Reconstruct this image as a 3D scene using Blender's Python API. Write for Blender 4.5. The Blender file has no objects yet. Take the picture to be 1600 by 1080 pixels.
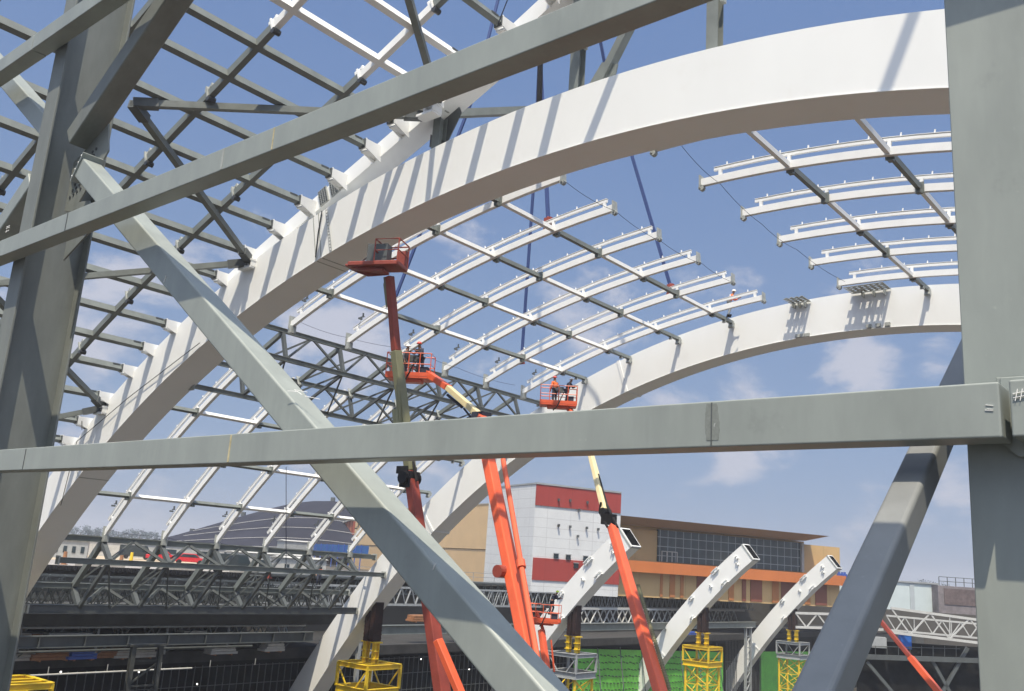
import bpy, bmesh, math, random
from mathutils import Vector as Vec, Matrix
random.seed(7)
SC=bpy.context.scene; COL=SC.collection
# ---------------------------------------------------------------- camera
FPX=1425.33; PITCH=0.235424; ROLL=0.0663532; AZ=0.7054187
def _basis():
    f=Vec((0,math.cos(PITCH),math.sin(PITCH))); r=Vec((1,0,0)); u=r.cross(f)
    c,s=math.cos(ROLL),math.sin(ROLL)
    return c*r+s*u, -s*r+c*u, f
CR,CU,CF=_basis()
cd=bpy.data.cameras.new('camera'); cam=bpy.data.objects.new('camera',cd); COL.objects.link(cam)
cd.sensor_fit='HORIZONTAL'; cd.sensor_width=36; cd.lens=FPX/1600*36; cd.clip_start=.1; cd.clip_end=6000
cam.matrix_world=Matrix(((CR.x,CU.x,-CF.x,0),(CR.y,CU.y,-CF.y,0),(CR.z,CU.z,-CF.z,0),(0,0,0,1)))
SC.camera=cam
V=Vec((math.sin(AZ),math.cos(AZ),0)); U=Vec((-math.cos(AZ),math.sin(AZ),0)); Z=Vec((0,0,1))
# ---------------------------------------------------------------- light
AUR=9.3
SUND=(U*.24+V*.38-Z).normalized()          # the way sunlight travels
sl=bpy.data.lights.new('sun','SUN'); sl.energy=4.0; sl.angle=math.radians(.5); sl.color=(1,.885,.70)
so=bpy.data.objects.new('sun',sl); COL.objects.link(so); so.rotation_euler=SUND.to_track_quat('-Z','Y').to_euler()
w=bpy.data.worlds.new('World'); SC.world=w; w.use_nodes=True; nt=w.node_tree; N=nt.nodes; L=nt.links; N.clear()
out=N.new('ShaderNodeOutputWorld'); bg=N.new('ShaderNodeBackground'); bg.inputs[1].default_value=.1
sky=N.new('ShaderNodeTexSky'); sky.sky_type='NISHITA'; sky.sun_disc=False
sd=-SUND; sky.sun_elevation=math.asin(sd.z); sky.sun_rotation=math.atan2(sd.x,sd.y); sky.air_density=1.0; sky.dust_density=1.6; sky.ozone_density=2.2
tc=N.new('ShaderNodeTexCoord'); sep=N.new('ShaderNodeSeparateXYZ'); L.new(tc.outputs['Generated'],sep.inputs[0])
# clouds: soft heaps, a little wider than tall
cb=N.new('ShaderNodeMapping'); cb.inputs['Scale'].default_value=(1,1,1.75); cb.inputs['Location'].default_value=(2.35,.4,.9); L.new(tc.outputs['Generated'],cb.inputs[0])
n1=N.new('ShaderNodeTexNoise'); n1.inputs['Scale'].default_value=6.5; n1.inputs['Detail'].default_value=9; n1.inputs['Roughness'].default_value=.6; n1.inputs['Distortion'].default_value=.25
L.new(cb.outputs[0],n1.inputs['Vector'])
n2=N.new('ShaderNodeTexNoise'); n2.inputs['Scale'].default_value=2.3; n2.inputs['Detail'].default_value=3; L.new(cb.outputs[0],n2.inputs['Vector'])
ad=N.new('ShaderNodeMath'); ad.operation='MULTIPLY_ADD'; ad.inputs[1].default_value=.7; n1b=N.new('ShaderNodeMath'); n1b.operation='MULTIPLY_ADD'; n1b.inputs[1].default_value=1.9; n1b.inputs[2].default_value=-.45; L.new(n1.outputs[0],n1b.inputs[0]); L.new(n2.outputs[0],ad.inputs[0]); L.new(n1b.outputs[0],ad.inputs[2])
# fewer clouds high up
el=N.new('ShaderNodeMapRange'); el.inputs[1].default_value=.18; el.inputs[2].default_value=.46; el.inputs[3].default_value=0; el.inputs[4].default_value=-.32; L.new(sep.outputs[2],el.inputs[0])
ad2=N.new('ShaderNodeMath'); ad2.operation='ADD'; L.new(ad.outputs[0],ad2.inputs[0]); L.new(el.outputs[0],ad2.inputs[1])
nrm_=N.new('ShaderNodeVectorMath'); nrm_.operation='NORMALIZE'; L.new(tc.outputs['Generated'],nrm_.inputs[0]); last=ad2.outputs[0]
def sky_dir(x,y): return ((x-800)*CR-(y-540)*CU+FPX*CF).normalized()
for x,y,r,a in ((190,500,150,.30),(330,420,110,.16),(380,320,60,.12),(930,470,120,.22),(700,390,80,.20),(520,560,110,.18),(1335,578,95,.27),(1150,610,90,.22),(1010,600,90,.15),(1480,560,60,.25),(1150,728,45,.14),(1330,800,60,.14),(1500,740,70,.2),(340,680,80,.15),(650,640,90,.15),(1210,235,160,-.10)):
    d=N.new('ShaderNodeVectorMath'); d.operation='DOT_PRODUCT'; d.inputs[1].default_value=sky_dir(x,y); L.new(nrm_.outputs[0],d.inputs[0])
    c_=math.cos(r/1500); m_=N.new('ShaderNodeMapRange'); m_.interpolation_type='SMOOTHSTEP'; m_.inputs[1].default_value=c_; m_.inputs[2].default_value=1.0; m_.inputs[3].default_value=0; m_.inputs[4].default_value=a; L.new(d.outputs['Value'],m_.inputs[0])
    q=N.new('ShaderNodeMath'); q.operation='ADD'; L.new(last,q.inputs[0]); L.new(m_.outputs[0],q.inputs[1]); last=q.outputs[0]
rp=N.new('ShaderNodeMapRange'); rp.interpolation_type='SMOOTHSTEP'; rp.inputs[1].default_value=.87; rp.inputs[2].default_value=1.16; rp.inputs[3].default_value=0; rp.inputs[4].default_value=.85; L.new(last,rp.inputs[0])
hz=N.new('ShaderNodeMapRange'); hz.interpolation_type='SMOOTHSTEP'; hz.inputs[1].default_value=-.1; hz.inputs[2].default_value=.62; L.new(sep.outputs[2],hz.inputs[0])
hc=N.new('ShaderNodeMix'); hc.data_type='RGBA'; hc.inputs[6].default_value=(1.72,2.45,3.7,1); hc.inputs[7].default_value=(.93,1.60,3.2,1); L.new(hz.outputs[0],hc.inputs[0])
mh=N.new('ShaderNodeMix'); mh.data_type='RGBA'; mh.inputs[0].default_value=.93; L.new(sky.outputs[0],mh.inputs[6]); L.new(hc.outputs[2],mh.inputs[7])
mc=N.new('ShaderNodeMix'); mc.data_type='RGBA'; mc.inputs[7].default_value=(3.85,3.95,4.55,1); L.new(rp.outputs[0],mc.inputs[0]); L.new(mh.outputs[2],mc.inputs[6])
# added glow round the sun, behind and above the camera, lifting shaded faces
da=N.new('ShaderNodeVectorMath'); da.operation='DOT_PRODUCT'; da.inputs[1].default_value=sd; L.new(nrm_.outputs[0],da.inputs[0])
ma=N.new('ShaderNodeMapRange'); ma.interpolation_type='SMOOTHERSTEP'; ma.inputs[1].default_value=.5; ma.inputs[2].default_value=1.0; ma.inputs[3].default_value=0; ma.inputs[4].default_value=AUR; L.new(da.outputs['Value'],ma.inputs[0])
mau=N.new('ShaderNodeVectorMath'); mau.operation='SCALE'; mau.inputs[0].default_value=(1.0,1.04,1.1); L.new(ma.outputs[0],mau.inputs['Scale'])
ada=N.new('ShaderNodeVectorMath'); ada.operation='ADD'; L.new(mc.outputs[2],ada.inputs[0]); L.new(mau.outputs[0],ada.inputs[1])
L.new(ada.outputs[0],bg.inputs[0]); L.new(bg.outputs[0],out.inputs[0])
vs=SC.view_settings; vs.view_transform='Standard'; vs.look='None'; vs.gamma=1; vs.exposure=.64
# ---------------------------------------------------------------- geometry helpers
def W(u,v,z): return U*u+V*v+Z*z
def ray(x,y): return (x-800)*CR-(y-540)*CU+FPX*CF
def PV(x,y,v): t=ray(x,y); return t*(v/t.dot(V))
def PU(x,y,u): t=ray(x,y); return t*(u/t.dot(U))
def PY(x,y,d): t=ray(x,y); return t*(d/t.y)
def PZ(x,y,z): t=ray(x,y); return t*(z/t.z)
def uvz(p): return p.dot(U),p.dot(V),p.z
class MB:
    def __init__(s): s.v=[]; s.f=[]
    def hexa(s,p):
        i=len(s.v); s.v+= [Vec(q) for q in p]
        for f in ((0,1,2,3),(7,6,5,4),(0,4,5,1),(1,5,6,2),(2,6,7,3),(3,7,4,0)): s.f.append([i+k for k in f])
    def frame(s,p0,p1,up):
        d=(p1-p0).normalized(); a=d.cross(up)
        if a.length<1e-4: a=d.cross(Vec((1,.3,0)))
        a.normalize(); b=a.cross(d).normalized(); return d,a,b
    def bar(s,p0,p1,w,h,up=Z,w1=None,h1=None):
        p0=Vec(p0);p1=Vec(p1); d,a,b=s.frame(p0,p1,up); w1=w1 or w; h1=h1 or h
        q=lambda p,w,h:[p-a*w/2-b*h/2,p+a*w/2-b*h/2,p+a*w/2+b*h/2,p-a*w/2+b*h/2]
        s.hexa(q(p0,w,h)+q(p1,w1,h1))
    def ibeam(s,p0,p1,w,h,t=.03,up=Z):
        p0=Vec(p0);p1=Vec(p1); d,a,b=s.frame(p0,p1,up)
        s.bar(p0+b*(h/2-t/2),p1+b*(h/2-t/2),w,t,up); s.bar(p0-b*(h/2-t/2),p1-b*(h/2-t/2),w,t,up); s.bar(p0,p1,t*.8,h-2*t,up)
    def box(s,c,ax,ay,az):
        c=Vec(c); s.hexa([c-ax-ay-az,c+ax-ay-az,c+ax+ay-az,c-ax+ay-az,c-ax-ay+az,c+ax-ay+az,c+ax+ay+az,c-ax+ay+az])
    def tube(s,pts,r,n=8,cap=True,r1=None):
        pts=[Vec(p) for p in pts]; base=len(s.v); m=len(pts); pa=None
        for k,p in enumerate(pts):
            d=(pts[min(k+1,m-1)]-pts[max(k-1,0)]).normalized()
            if pa is None:
                a=d.cross(Z); 
                if a.length<1e-3: a=d.cross(Vec((1,0,0)))
            else: a=pa-d*pa.dot(d)
            a.normalize(); pa=a; b=d.cross(a); rr=r if r1 is None else r+(r1-r)*k/(m-1)
            for j in range(n):
                t=2*math.pi*j/n; s.v.append(p+a*math.cos(t)*rr+b*math.sin(t)*rr)
        for k in range(m-1):
            for j in range(n): s.f.append([base+k*n+j,base+k*n+(j+1)%n,base+(k+1)*n+(j+1)%n,base+(k+1)*n+j])
        if cap: s.f.append([base+j for j in range(n)][::-1]); s.f.append([base+(m-1)*n+j for j in range(n)])
    def prism(s,poly,off):
        i=len(s.v); n=len(poly); off=Vec(off); s.v+=[Vec(p) for p in poly]+[Vec(p)+off for p in poly]
        s.f.append(list(range(i,i+n))); s.f.append([i+n+k for k in range(n)][::-1])
        for k in range(n): s.f.append([i+k,i+(k+1)%n,i+n+(k+1)%n,i+n+k])
    def quad(s,a,b,c,d): i=len(s.v); s.v+=[Vec(a),Vec(b),Vec(c),Vec(d)]; s.f.append([i,i+1,i+2,i+3])
    def ell(s,c,rx,ry,rz,n=10,m=7,A=(Vec((1,0,0)),Vec((0,1,0)),Vec((0,0,1))),z0=-1.0):
        b=len(s.v); c=Vec(c); a0=math.asin(z0)
        for i in range(m+1):
            t=a0+(math.pi/2-a0)*i/m
            for j in range(n):
                p=2*math.pi*j/n; s.v.append(c+A[0]*(rx*math.cos(t)*math.cos(p))+A[1]*(ry*math.cos(t)*math.sin(p))+A[2]*(rz*math.sin(t)))
        for i in range(m):
            for j in range(n): s.f.append([b+i*n+j,b+i*n+(j+1)%n,b+(i+1)*n+(j+1)%n,b+(i+1)*n+j])
    def build(s,name,m,parent=None,bev=0,seg=2,smooth=False,recalc=True):
        me=bpy.data.meshes.new(name); org=parent.location.copy() if parent is not None and parent.type=='EMPTY' else Vec((0,0,0))
        if parent is not None and parent.type!='EMPTY' and parent.parent is not None and parent.parent.type=='EMPTY': org=parent.parent.location.copy()
        me.from_pydata([tuple(p-org) for p in s.v],[],s.f)
        if recalc:
            bm=bmesh.new(); bm.from_mesh(me); bmesh.ops.recalc_face_normals(bm,faces=bm.faces); bm.to_mesh(me); bm.free()
        me.materials.append(m)
        if smooth:
            for p in me.polygons: p.use_smooth=True
        o=bpy.data.objects.new(name,me); COL.objects.link(o)
        if parent is not None: o.parent=parent
        if bev:
            b=o.modifiers.new('bevel','BEVEL'); b.width=bev; b.segments=seg; b.limit_method='ANGLE'; b.angle_limit=math.radians(35); b.harden_normals=False
        return o
def tag(o,label=None,cat=None,group=None,kind=None):
    if label: o['label']=label
    if cat: o['category']=cat
    if group: o['group']=group
    if kind: o['kind']=kind
    return o
def thing(name,label,cat,loc,group=None):
    o=bpy.data.objects.new(name,None); COL.objects.link(o); o.location=Vec(loc); o.empty_display_size=.3
    return tag(o,label,cat,group)
# ---------------------------------------------------------------- materials
def mat(name,c,rough=.5,var=.06,scale=3.0,c2=None,spots=0,streak=0,metal=0,bump=0,bscale=60,dirt=None,dirtamt=.0,dscale=1.2):
    m=bpy.data.materials.new(name); m.use_nodes=True; t=m.node_tree; n=t.nodes; l=t.links; b=n['Principled BSDF']
    b.inputs['Roughness'].default_value=rough; b.inputs['Metallic'].default_value=metal
    tc=n.new('ShaderNodeNewGeometry'); pos=tc.outputs['Position']
    mp=n.new('ShaderNodeMapping'); l.new(pos,mp.inputs[0]); mp.inputs['Scale'].default_value=(1,1,.35 if streak else 1)
    nz=n.new('ShaderNodeTexNoise'); nz.inputs['Scale'].default_value=scale; nz.inputs['Detail'].default_value=8; nz.inputs['Roughness'].default_value=.65; l.new(mp.outputs[0],nz.inputs['Vector'])
    mr=n.new('ShaderNodeMapRange'); mr.inputs[1].default_value=.3; mr.inputs[2].default_value=.7; l.new(nz.outputs[0],mr.inputs[0])
    mi=n.new('ShaderNodeMix'); mi.data_type='RGBA'
    c2=c2 or tuple(max(0,x*(1-2*var)) for x in c)
    mi.inputs[6].default_value=(*c2,1); mi.inputs[7].default_value=(*[min(1,x*(1+var)) for x in c],1); l.new(mr.outputs[0],mi.inputs[0]); cur=mi.outputs[2]
    if max(c)<.06: b.inputs['Specular IOR Level'].default_value=.15
    if dirtamt:
        nd=n.new('ShaderNodeTexNoise'); nd.inputs['Scale'].default_value=dscale; nd.inputs['Detail'].default_value=10; nd.inputs['Roughness'].default_value=.75; l.new(pos,nd.inputs['Vector'])
        md=n.new('ShaderNodeMapRange'); md.interpolation_type='SMOOTHSTEP'; md.inputs[1].default_value=.56; md.inputs[2].default_value=.74; md.inputs[4].default_value=dirtamt; l.new(nd.outputs[0],md.inputs[0])
        m2=n.new('ShaderNodeMix'); m2.data_type='RGBA'; l.new(md.outputs[0],m2.inputs[0]); l.new(cur,m2.inputs[6]); m2.inputs[7].default_value=(*(dirt or (.2,.16,.12)),1); cur=m2.outputs[2]
    if spots:
        ns=n.new('ShaderNodeTexNoise'); ns.inputs['Scale'].default_value=26; ns.inputs['Detail'].default_value=3; l.new(pos,ns.inputs['Vector'])
        ms=n.new('ShaderNodeMapRange'); ms.inputs[1].default_value=.70; ms.inputs[2].default_value=.76; ms.inputs[4].default_value=spots; l.new(ns.outputs[0],ms.inputs[0])
        m3=n.new('ShaderNodeMix'); m3.data_type='RGBA'; l.new(ms.outputs[0],m3.inputs[0]); l.new(cur,m3.inputs[6]); m3.inputs[7].default_value=(.6,.62,.6,1); cur=m3.outputs[2]
    l.new(cur,b.inputs['Base Color'])
    if streak and name!='white_steel':
        mw=n.new('ShaderNodeMapping'); l.new(pos,mw.inputs[0]); mw.inputs['Scale'].default_value=(14,14,1.1)
        nw_=n.new('ShaderNodeTexNoise'); nw_.inputs['Scale'].default_value=1.0; nw_.inputs['Detail'].default_value=6; l.new(mw.outputs[0],nw_.inputs['Vector'])
        mq=n.new('ShaderNodeMapRange'); mq.inputs[1].default_value=.52; mq.inputs[2].default_value=.8; mq.inputs[4].default_value=.16; l.new(nw_.outputs[0],mq.inputs[0])
        m4=n.new('ShaderNodeMix'); m4.data_type='RGBA'; l.new(mq.outputs[0],m4.inputs[0]); l.new(cur,m4.inputs[6]); m4.inputs[7].default_value=(*[x*1.35 for x in c],1); cur=m4.outputs[2]; l.new(cur,b.inputs['Base Color'])
    rr=n.new('ShaderNodeMapRange'); rr.inputs[3].default_value=max(.05,rough-.1); rr.inputs[4].default_value=min(1,rough+.12); l.new(nz.outputs[0],rr.inputs[0]); l.new(rr.outputs[0],b.inputs['Roughness'])
    if bump:
        nb=n.new('ShaderNodeTexNoise'); nb.inputs['Scale'].default_value=bscale; nb.inputs['Detail'].default_value=4; l.new(pos,nb.inputs['Vector'])
        bp=n.new('ShaderNodeBump'); bp.inputs['Strength'].default_value=bump; bp.inputs['Distance'].default_value=.01; l.new(nb.outputs[0],bp.inputs['Height']); l.new(bp.outputs[0],b.inputs['Normal'])
    return m
M={}
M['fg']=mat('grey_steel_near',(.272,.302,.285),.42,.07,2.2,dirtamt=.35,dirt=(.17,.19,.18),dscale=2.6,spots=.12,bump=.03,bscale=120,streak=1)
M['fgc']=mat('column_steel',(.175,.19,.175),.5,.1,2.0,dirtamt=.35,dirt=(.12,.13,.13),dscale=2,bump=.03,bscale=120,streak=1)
M['fg2']=mat('pale_steel_near',(.18,.19,.19),.5,.08,2.5,dirtamt=.3,dirt=(.2,.22,.24),dscale=3,spots=.1,bump=.03,bscale=120)
M['grey']=mat('grey_green_steel',(.165,.185,.175),.5,.12,1.5,dirtamt=.3,dirt=(.15,.16,.15),dscale=1.5)
M['dgrey']=mat('dark_grey_steel',(.085,.097,.1),.5,.12,1.5)
M['white']=mat('white_steel',(.785,.80,.79),.42,.02,.35,dirtamt=.22,dirt=(.62,.59,.53),dscale=.6,streak=1)
M['white2']=mat('white_rib_paint',(.79,.80,.79),.45,.03,1.5,dirtamt=.15,dirt=(.6,.58,.54),dscale=1.8)
M['plate']=mat('galvanised_plate',(.36,.38,.36),.45,.15,4)
M['black']=mat('black_rubber',(.02,.02,.022),.6,.2,4)
M['bolt']=mat('bolt_dark',(.05,.055,.06),.4,.2,8)
M['bead']=mat('weld_bead',(.50,.44,.27),.6,.2,20)
M['patch']=mat('touch_up_paint',(.13,.145,.135),.6,.2,40,c2=(.22,.24,.225),spots=1.0)
M['mark']=mat('paint_mark',(.82,.82,.8),.7,.04,10)
M['orange']=mat('orange_boom_paint',(.68,.11,.04),.42,.06,1.2,dirtamt=.3,dirt=(.5,.12,.06),dscale=1.2)
M['red']=mat('faded_red_boom_paint',(.27,.05,.032),.5,.15,1.5,dirtamt=.4,dirt=(.16,.06,.045))
M['cream']=mat('cream_boom_paint',(.72,.62,.36),.4,.05,2,dirtamt=.25,dirt=(.4,.34,.2))
M['khaki']=mat('khaki_boom_steel',(.21,.21,.12),.45,.1,2)
M['yellow']=mat('yellow_tower_paint',(.72,.50,.02),.45,.06,2,dirtamt=.35,dirt=(.4,.26,.04),dscale=2)
M['jack']=mat('rusty_black_jack',(.018,.013,.013),.7,.3,3,c2=(.05,.022,.016))
M['blue']=mat('blue_sling_web',(.03,.06,.19),.8,.1,8)
M['dark']=mat('near_black',(.013,.014,.015),.95,.3,1.2)  # near-black surface for slab, backing walls and stub interiors
M['conc']=mat('weathered_concrete',(.27,.26,.24),.9,.15,.8,dirtamt=.4,dirt=(.12,.11,.1),dscale=.5)
M['pit']=mat('pit_ground',(.085,.078,.066),.95,.12,.2,dirtamt=.5,dirt=(.05,.04,.035),dscale=.15)
M['bars']=mat('mesh_bars',(.10,.11,.115),.5,.2,3)
M['green']=mat('green_formwork',(.17,.60,.08),.6,.12,.5,dirtamt=.5,dirt=(.08,.33,.05),dscale=.5)
M['skin']=mat('skin',(.25,.13,.08),.6,.05,10)
M['vest']=mat('orange_cloth',(.9,.16,.03),.8,.1,20)
M['yvest']=mat('lime_cloth',(.55,.8,.04),.8,.1,20)
M['cloth']=mat('grey_cloth',(.12,.13,.15),.9,.15,15)
M['navy']=mat('navy_cloth',(.03,.035,.06),.9,.15,15)
M['hat_w']=mat('white_plastic',(.8,.8,.78),.3,.02,5)
M['hat_r']=mat('red_plastic',(.6,.06,.04),.3,.02,5)
M['hat_y']=mat('lime_plastic',(.6,.75,.05),.3,.02,5)
def panel(name,c,joint,sx,sz,axis,rough=.5,jw=.03,var=.04):
    """cladding panels: joints at a fixed spacing along a facade's own axis and in height"""
    m=mat(name,c,rough,var,.4,dirtamt=.15,dirt=tuple(x*.8 for x in c),dscale=.3); t=m.node_tree; n=t.nodes; l=t.links; b=n['Principled BSDF']
    src=b.inputs['Base Color'].links[0].from_socket; g=n.new('ShaderNodeNewGeometry')
    dt=n.new('ShaderNodeVectorMath'); dt.operation='DOT_PRODUCT'; dt.inputs[1].default_value=axis; l.new(g.outputs['Position'],dt.inputs[0])
    sp=n.new('ShaderNodeSeparateXYZ'); l.new(g.outputs['Position'],sp.inputs[0]); cur=None
    for sock,s in ((dt.outputs['Value'],sx),(sp.outputs[2],sz)):
        if not s: continue
        a=n.new('ShaderNodeMath'); a.operation='DIVIDE'; a.inputs[1].default_value=s; l.new(sock,a.inputs[0])
        f=n.new('ShaderNodeMath'); f.operation='FRACT'; l.new(a.outputs[0],f.inputs[0])
        k=n.new('ShaderNodeMath'); k.operation='LESS_THAN'; k.inputs[1].default_value=jw/s; l.new(f.outputs[0],k.inputs[0])
        if cur is None: cur=k.outputs[0]
        else:
            q=n.new('ShaderNodeMath'); q.operation='MAXIMUM'; l.new(cur,q.inputs[0]); l.new(k.outputs[0],q.inputs[1]); cur=q.outputs[0]
    if cur is None: return m
    mi=n.new('ShaderNodeMix'); mi.data_type='RGBA'; l.new(cur,mi.inputs[0]); l.new(src,mi.inputs[6]); mi.inputs[7].default_value=(*joint,1); l.new(mi.outputs[2],b.inputs['Base Color'])
    return m
# ---------------------------------------------------------------- arch profiles in (u,z)
def poly(k,u):
    r=0
    for a in k: r=r*u+a
    return r
B1=[-1.697285e-06,0.00016359537,-0.015099345,0.42102837,11.231719]
T1=[-2.4562717e-06,0.00026295324,-0.019510571,0.50477737,13.047477]
B2=[-1.0937582e-06,7.9196454e-05,-0.012543226,0.4019074,11.038667]
KU=[-0.000207870788,0.0194309885,-1.01603295,35.662476]
FACE=2.3; AW=1.75; D=[0,24.0,51.8,79.6,107.4,135.2]
def nrm(k,u):
    s=(poly(k,u+.05)-poly(k,u-.05))/.1; l=math.hypot(1,s); return -s/l,1/l
def off(k,u,h): n=nrm(k,u); return u+n[0]*h, poly(k,u)+n[1]*h
def lerp_top(k,u,h):      # z of the offset curve above u
    lo,hi=u-12,u+12
    for _ in range(40):
        m=(lo+hi)/2
        if off(k,m,h)[0]<u: lo=m
        else: hi=m
    return off(k,m,h)[1]
def surf1(u,h=1.9): return lerp_top(KROOF,u,h)
KROOF=[-2.445e-06,0.000222306,-0.016346544,0.418915473,11.321146183]
# ================================================================ SETTING
# ground: outer terrain with the building pit sunk into it, one sheet
mb=MB()
ZT=-2.8; ZP=-21.0; u0,u1,v0,v1=-70,78,-40,230; R=2600
def g(u,v,z): return W(u,v,z)
o_=[g(-R,-R,ZT),g(R,-R,ZT),g(R,R,ZT),g(-R,R,ZT)]; i_=[g(u0,v0,ZT),g(u1,v0,ZT),g(u1,v1,ZT),g(u0,v1,ZT)]; p_=[g(u0,v0,ZP),g(u1,v0,ZP),g(u1,v1,ZP),g(u0,v1,ZP)]
mb.v=o_+i_+p_
for k in range(4):
    mb.f.append([k,(k+1)%4,4+(k+1)%4,4+k]); mb.f.append([4+k,4+(k+1)%4,8+(k+1)%4,8+k])
mb.f.append([8,9,10,11])
tag(mb.build('ground',M['pit'],recalc=False),kind='structure')
road=mat('road_asphalt',(.30,.285,.27),.9,.1,.5)
mb=MB(); zz=ZT+.004
mb.quad(W(79.5,-20,zz),W(79.5,62,zz),W(108,62,zz),W(108,-20,zz)); tag(mb.build('road',road,recalc=False),kind='structure')
mb=MB()
for a in range(-20,60,6): mb.quad(W(93.9,a,zz+.004),W(93.9,a+3,zz+.004),W(94.1,a+3,zz+.004),W(94.1,a,zz+.004))
tag(mb.build('road_marking',M['mark'],recalc=False),kind='structure')
sand=mat('sand_bank',(.46,.38,.27),.95,.12,.6)
mb=MB()
mb.quad(W(108.5,-20,zz),W(108.5,80,zz),W(150,80,zz),W(150,-20,zz)); tag(mb.build('dirt_lot',sand,recalc=False),kind='structure')
# ================================================================ ARCHES
ARCHLAB={1:'nearest big white curved box girder, striped by purlin shadows across the picture',
 2:'second white arch girder, rising from the yellow tower to the right column',
 3:'cut off white arch stub beside the white and red building behind the orange boom',
 4:'cut off white arch stub on a yellow jacking tower in front of the glazed mall',
 5:'farthest cut off white arch stub, rightmost, under the end of the mall roof'}
def arch(i,kb,us,hollow=False):
    v=D[i]; t=thing('arch_girder',ARCHLAB[i],'arch girder',W(us[-1],v,poly(kb,us[-1])),'white arch girders in a row')
    def ring(u): 
        a=off(kb,u,0); b=off(kb,u,FACE); return [W(a[0],v,a[1]),W(a[0],v+AW,a[1]),W(b[0],v+AW,b[1]),W(b[0],v,b[1])]
    mb=MB(); n=len(us)
    for u in us: mb.v+=ring(u)
    for k in range(n-1):
        for j in range(4): mb.f.append([k*4+j,k*4+(j+1)%4,k*4+4+(j+1)%4,k*4+4+j])
    mb.f.append([4*(n-1)+j for j in range(4)])
    if not hollow: mb.f.append([3,2,1,0])
    else:   # open box end: plate ring, inner walls, inside coloured black for the hollow's shade
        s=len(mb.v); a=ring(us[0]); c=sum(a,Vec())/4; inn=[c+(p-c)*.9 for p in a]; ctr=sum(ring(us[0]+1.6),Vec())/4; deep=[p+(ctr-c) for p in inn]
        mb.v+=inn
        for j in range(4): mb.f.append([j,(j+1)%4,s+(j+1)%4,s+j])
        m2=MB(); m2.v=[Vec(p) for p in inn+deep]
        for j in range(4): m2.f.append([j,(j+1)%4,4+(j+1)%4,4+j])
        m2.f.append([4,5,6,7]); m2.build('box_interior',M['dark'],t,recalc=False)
    body=mb.build('box_girder',M['white'],t,recalc=not hollow)
    return t
us1=[-8+1.0*k for k in range(0,79)]
a1=arch(1,B1,us1); a2=arch(2,B2,us1)
a3=arch(3,B2,[50.3+.8*k for k in range(0,26)],True); a4=arch(4,B2,[50.3+.8*k for k in range(0,26)],True); a5=arch(5,B2,[50.3+.8*k for k in range(0,26)],True)
def seam(par,kb,i,u,w=.06,proud=.012,m='plate',name='splice_joint'):
    v=D[i]; mb=MB(); a=off(kb,u,-proud); b=off(kb,u,FACE+proud); n=nrm(kb,u); tu,tz=n[1]*w/2,-n[0]*w/2
    for vv in (v-proud,v+AW): 
        mb.hexa([W(a[0]-tu,vv,a[1]-tz),W(a[0]+tu,vv,a[1]+tz),W(b[0]+tu,vv,b[1]+tz),W(b[0]-tu,vv,b[1]-tz)]+[W(a[0]-tu,vv+proud,a[1]-tz),W(a[0]+tu,vv+proud,a[1]+tz),W(b[0]+tu,vv+proud,b[1]+tz),W(b[0]-tu,vv+proud,b[1]-tz)])
    for hh in (-proud,FACE):
        a=off(kb,u,hh); b=off(kb,u,hh+proud)
        mb.hexa([W(a[0]-tu,v-proud,a[1]-tz),W(a[0]+tu,v-proud,a[1]+tz),W(b[0]+tu,v-proud,b[1]+tz),W(b[0]-tu,v-proud,b[1]-tz)]+[W(a[0]-tu,v+AW+proud,a[1]-tz),W(a[0]+tu,v+AW+proud,a[1]+tz),W(b[0]+tu,v+AW+proud,b[1]+tz),W(b[0]-tu,v+AW+proud,b[1]-tz)])
    mb.build(name,M[m],par)
for u in (32.0,32.35): seam(a1,B1,1,u,.05)
seam(a1,B1,1,51.6,.05); seam(a2,B2,2,33.6,.22,.05,'white'); seam(a2,B2,2,50.9,.2,.05,'white')
for k,a in ((3,a3),(4,a4),(5,a5)): seam(a,B2,k,50.45,.16,.045,'plate','end_flange'); seam(a,B2,k,62.4,.2,.05,'white')
# long weld lips along the lower front edge, wear line
for i,par,kb in ((1,a1,B1),(2,a2,B2)):
    mb=MB(); v=D[i]
    for k in range(len(us1)-1):
        p=[]
        for u in (us1[k],us1[k+1]):
            a=off(kb,u,-.03); b=off(kb,u,-.002); p.append([W(a[0],v-.03,a[1]),W(a[0],v+.03,a[1]),W(b[0],v+.03,b[1]),W(b[0],v-.03,b[1])])
        mb.hexa(p[0]+p[1])
    mb.build('bottom_lip',M['white'],par)
# lifting lugs and plates on the stubs
def lug(mb,u,h,v,s=.5,kb=B2):
    a=off(kb,u,h); n=nrm(kb,u); T=(n[1],-n[0])
    for d in (-.16,.16):
        c=W(a[0]+n[0]*d,v-.14,a[1]+n[1]*d); mb.box(c,(U*T[0]+Z*T[1])*s*.5,V*.14,(U*n[0]+Z*n[1])*.035)
    c=W(a[0],v-.1,a[1]); mb.box(c,(U*T[0]+Z*T[1])*s*.12,V*.09,(U*n[0]+Z*n[1])*.13)
for k,a in ((3,a3),(4,a4),(5,a5)):
    mb=MB(); v=D[k]
    lug(mb,54.0,2.15,v,1.1); lug(mb,54.0,.22,v,1.0); lug(mb,51.6,1.5,v,.35); lug(mb,51.9,.9,v,.22); lug(mb,57.3,2.0,v,.7); lug(mb,58.4,.2,v,.6); lug(mb,55.2,1.2,v,.2)
    mb.build('lifting_lug',M['white'],a)
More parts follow.
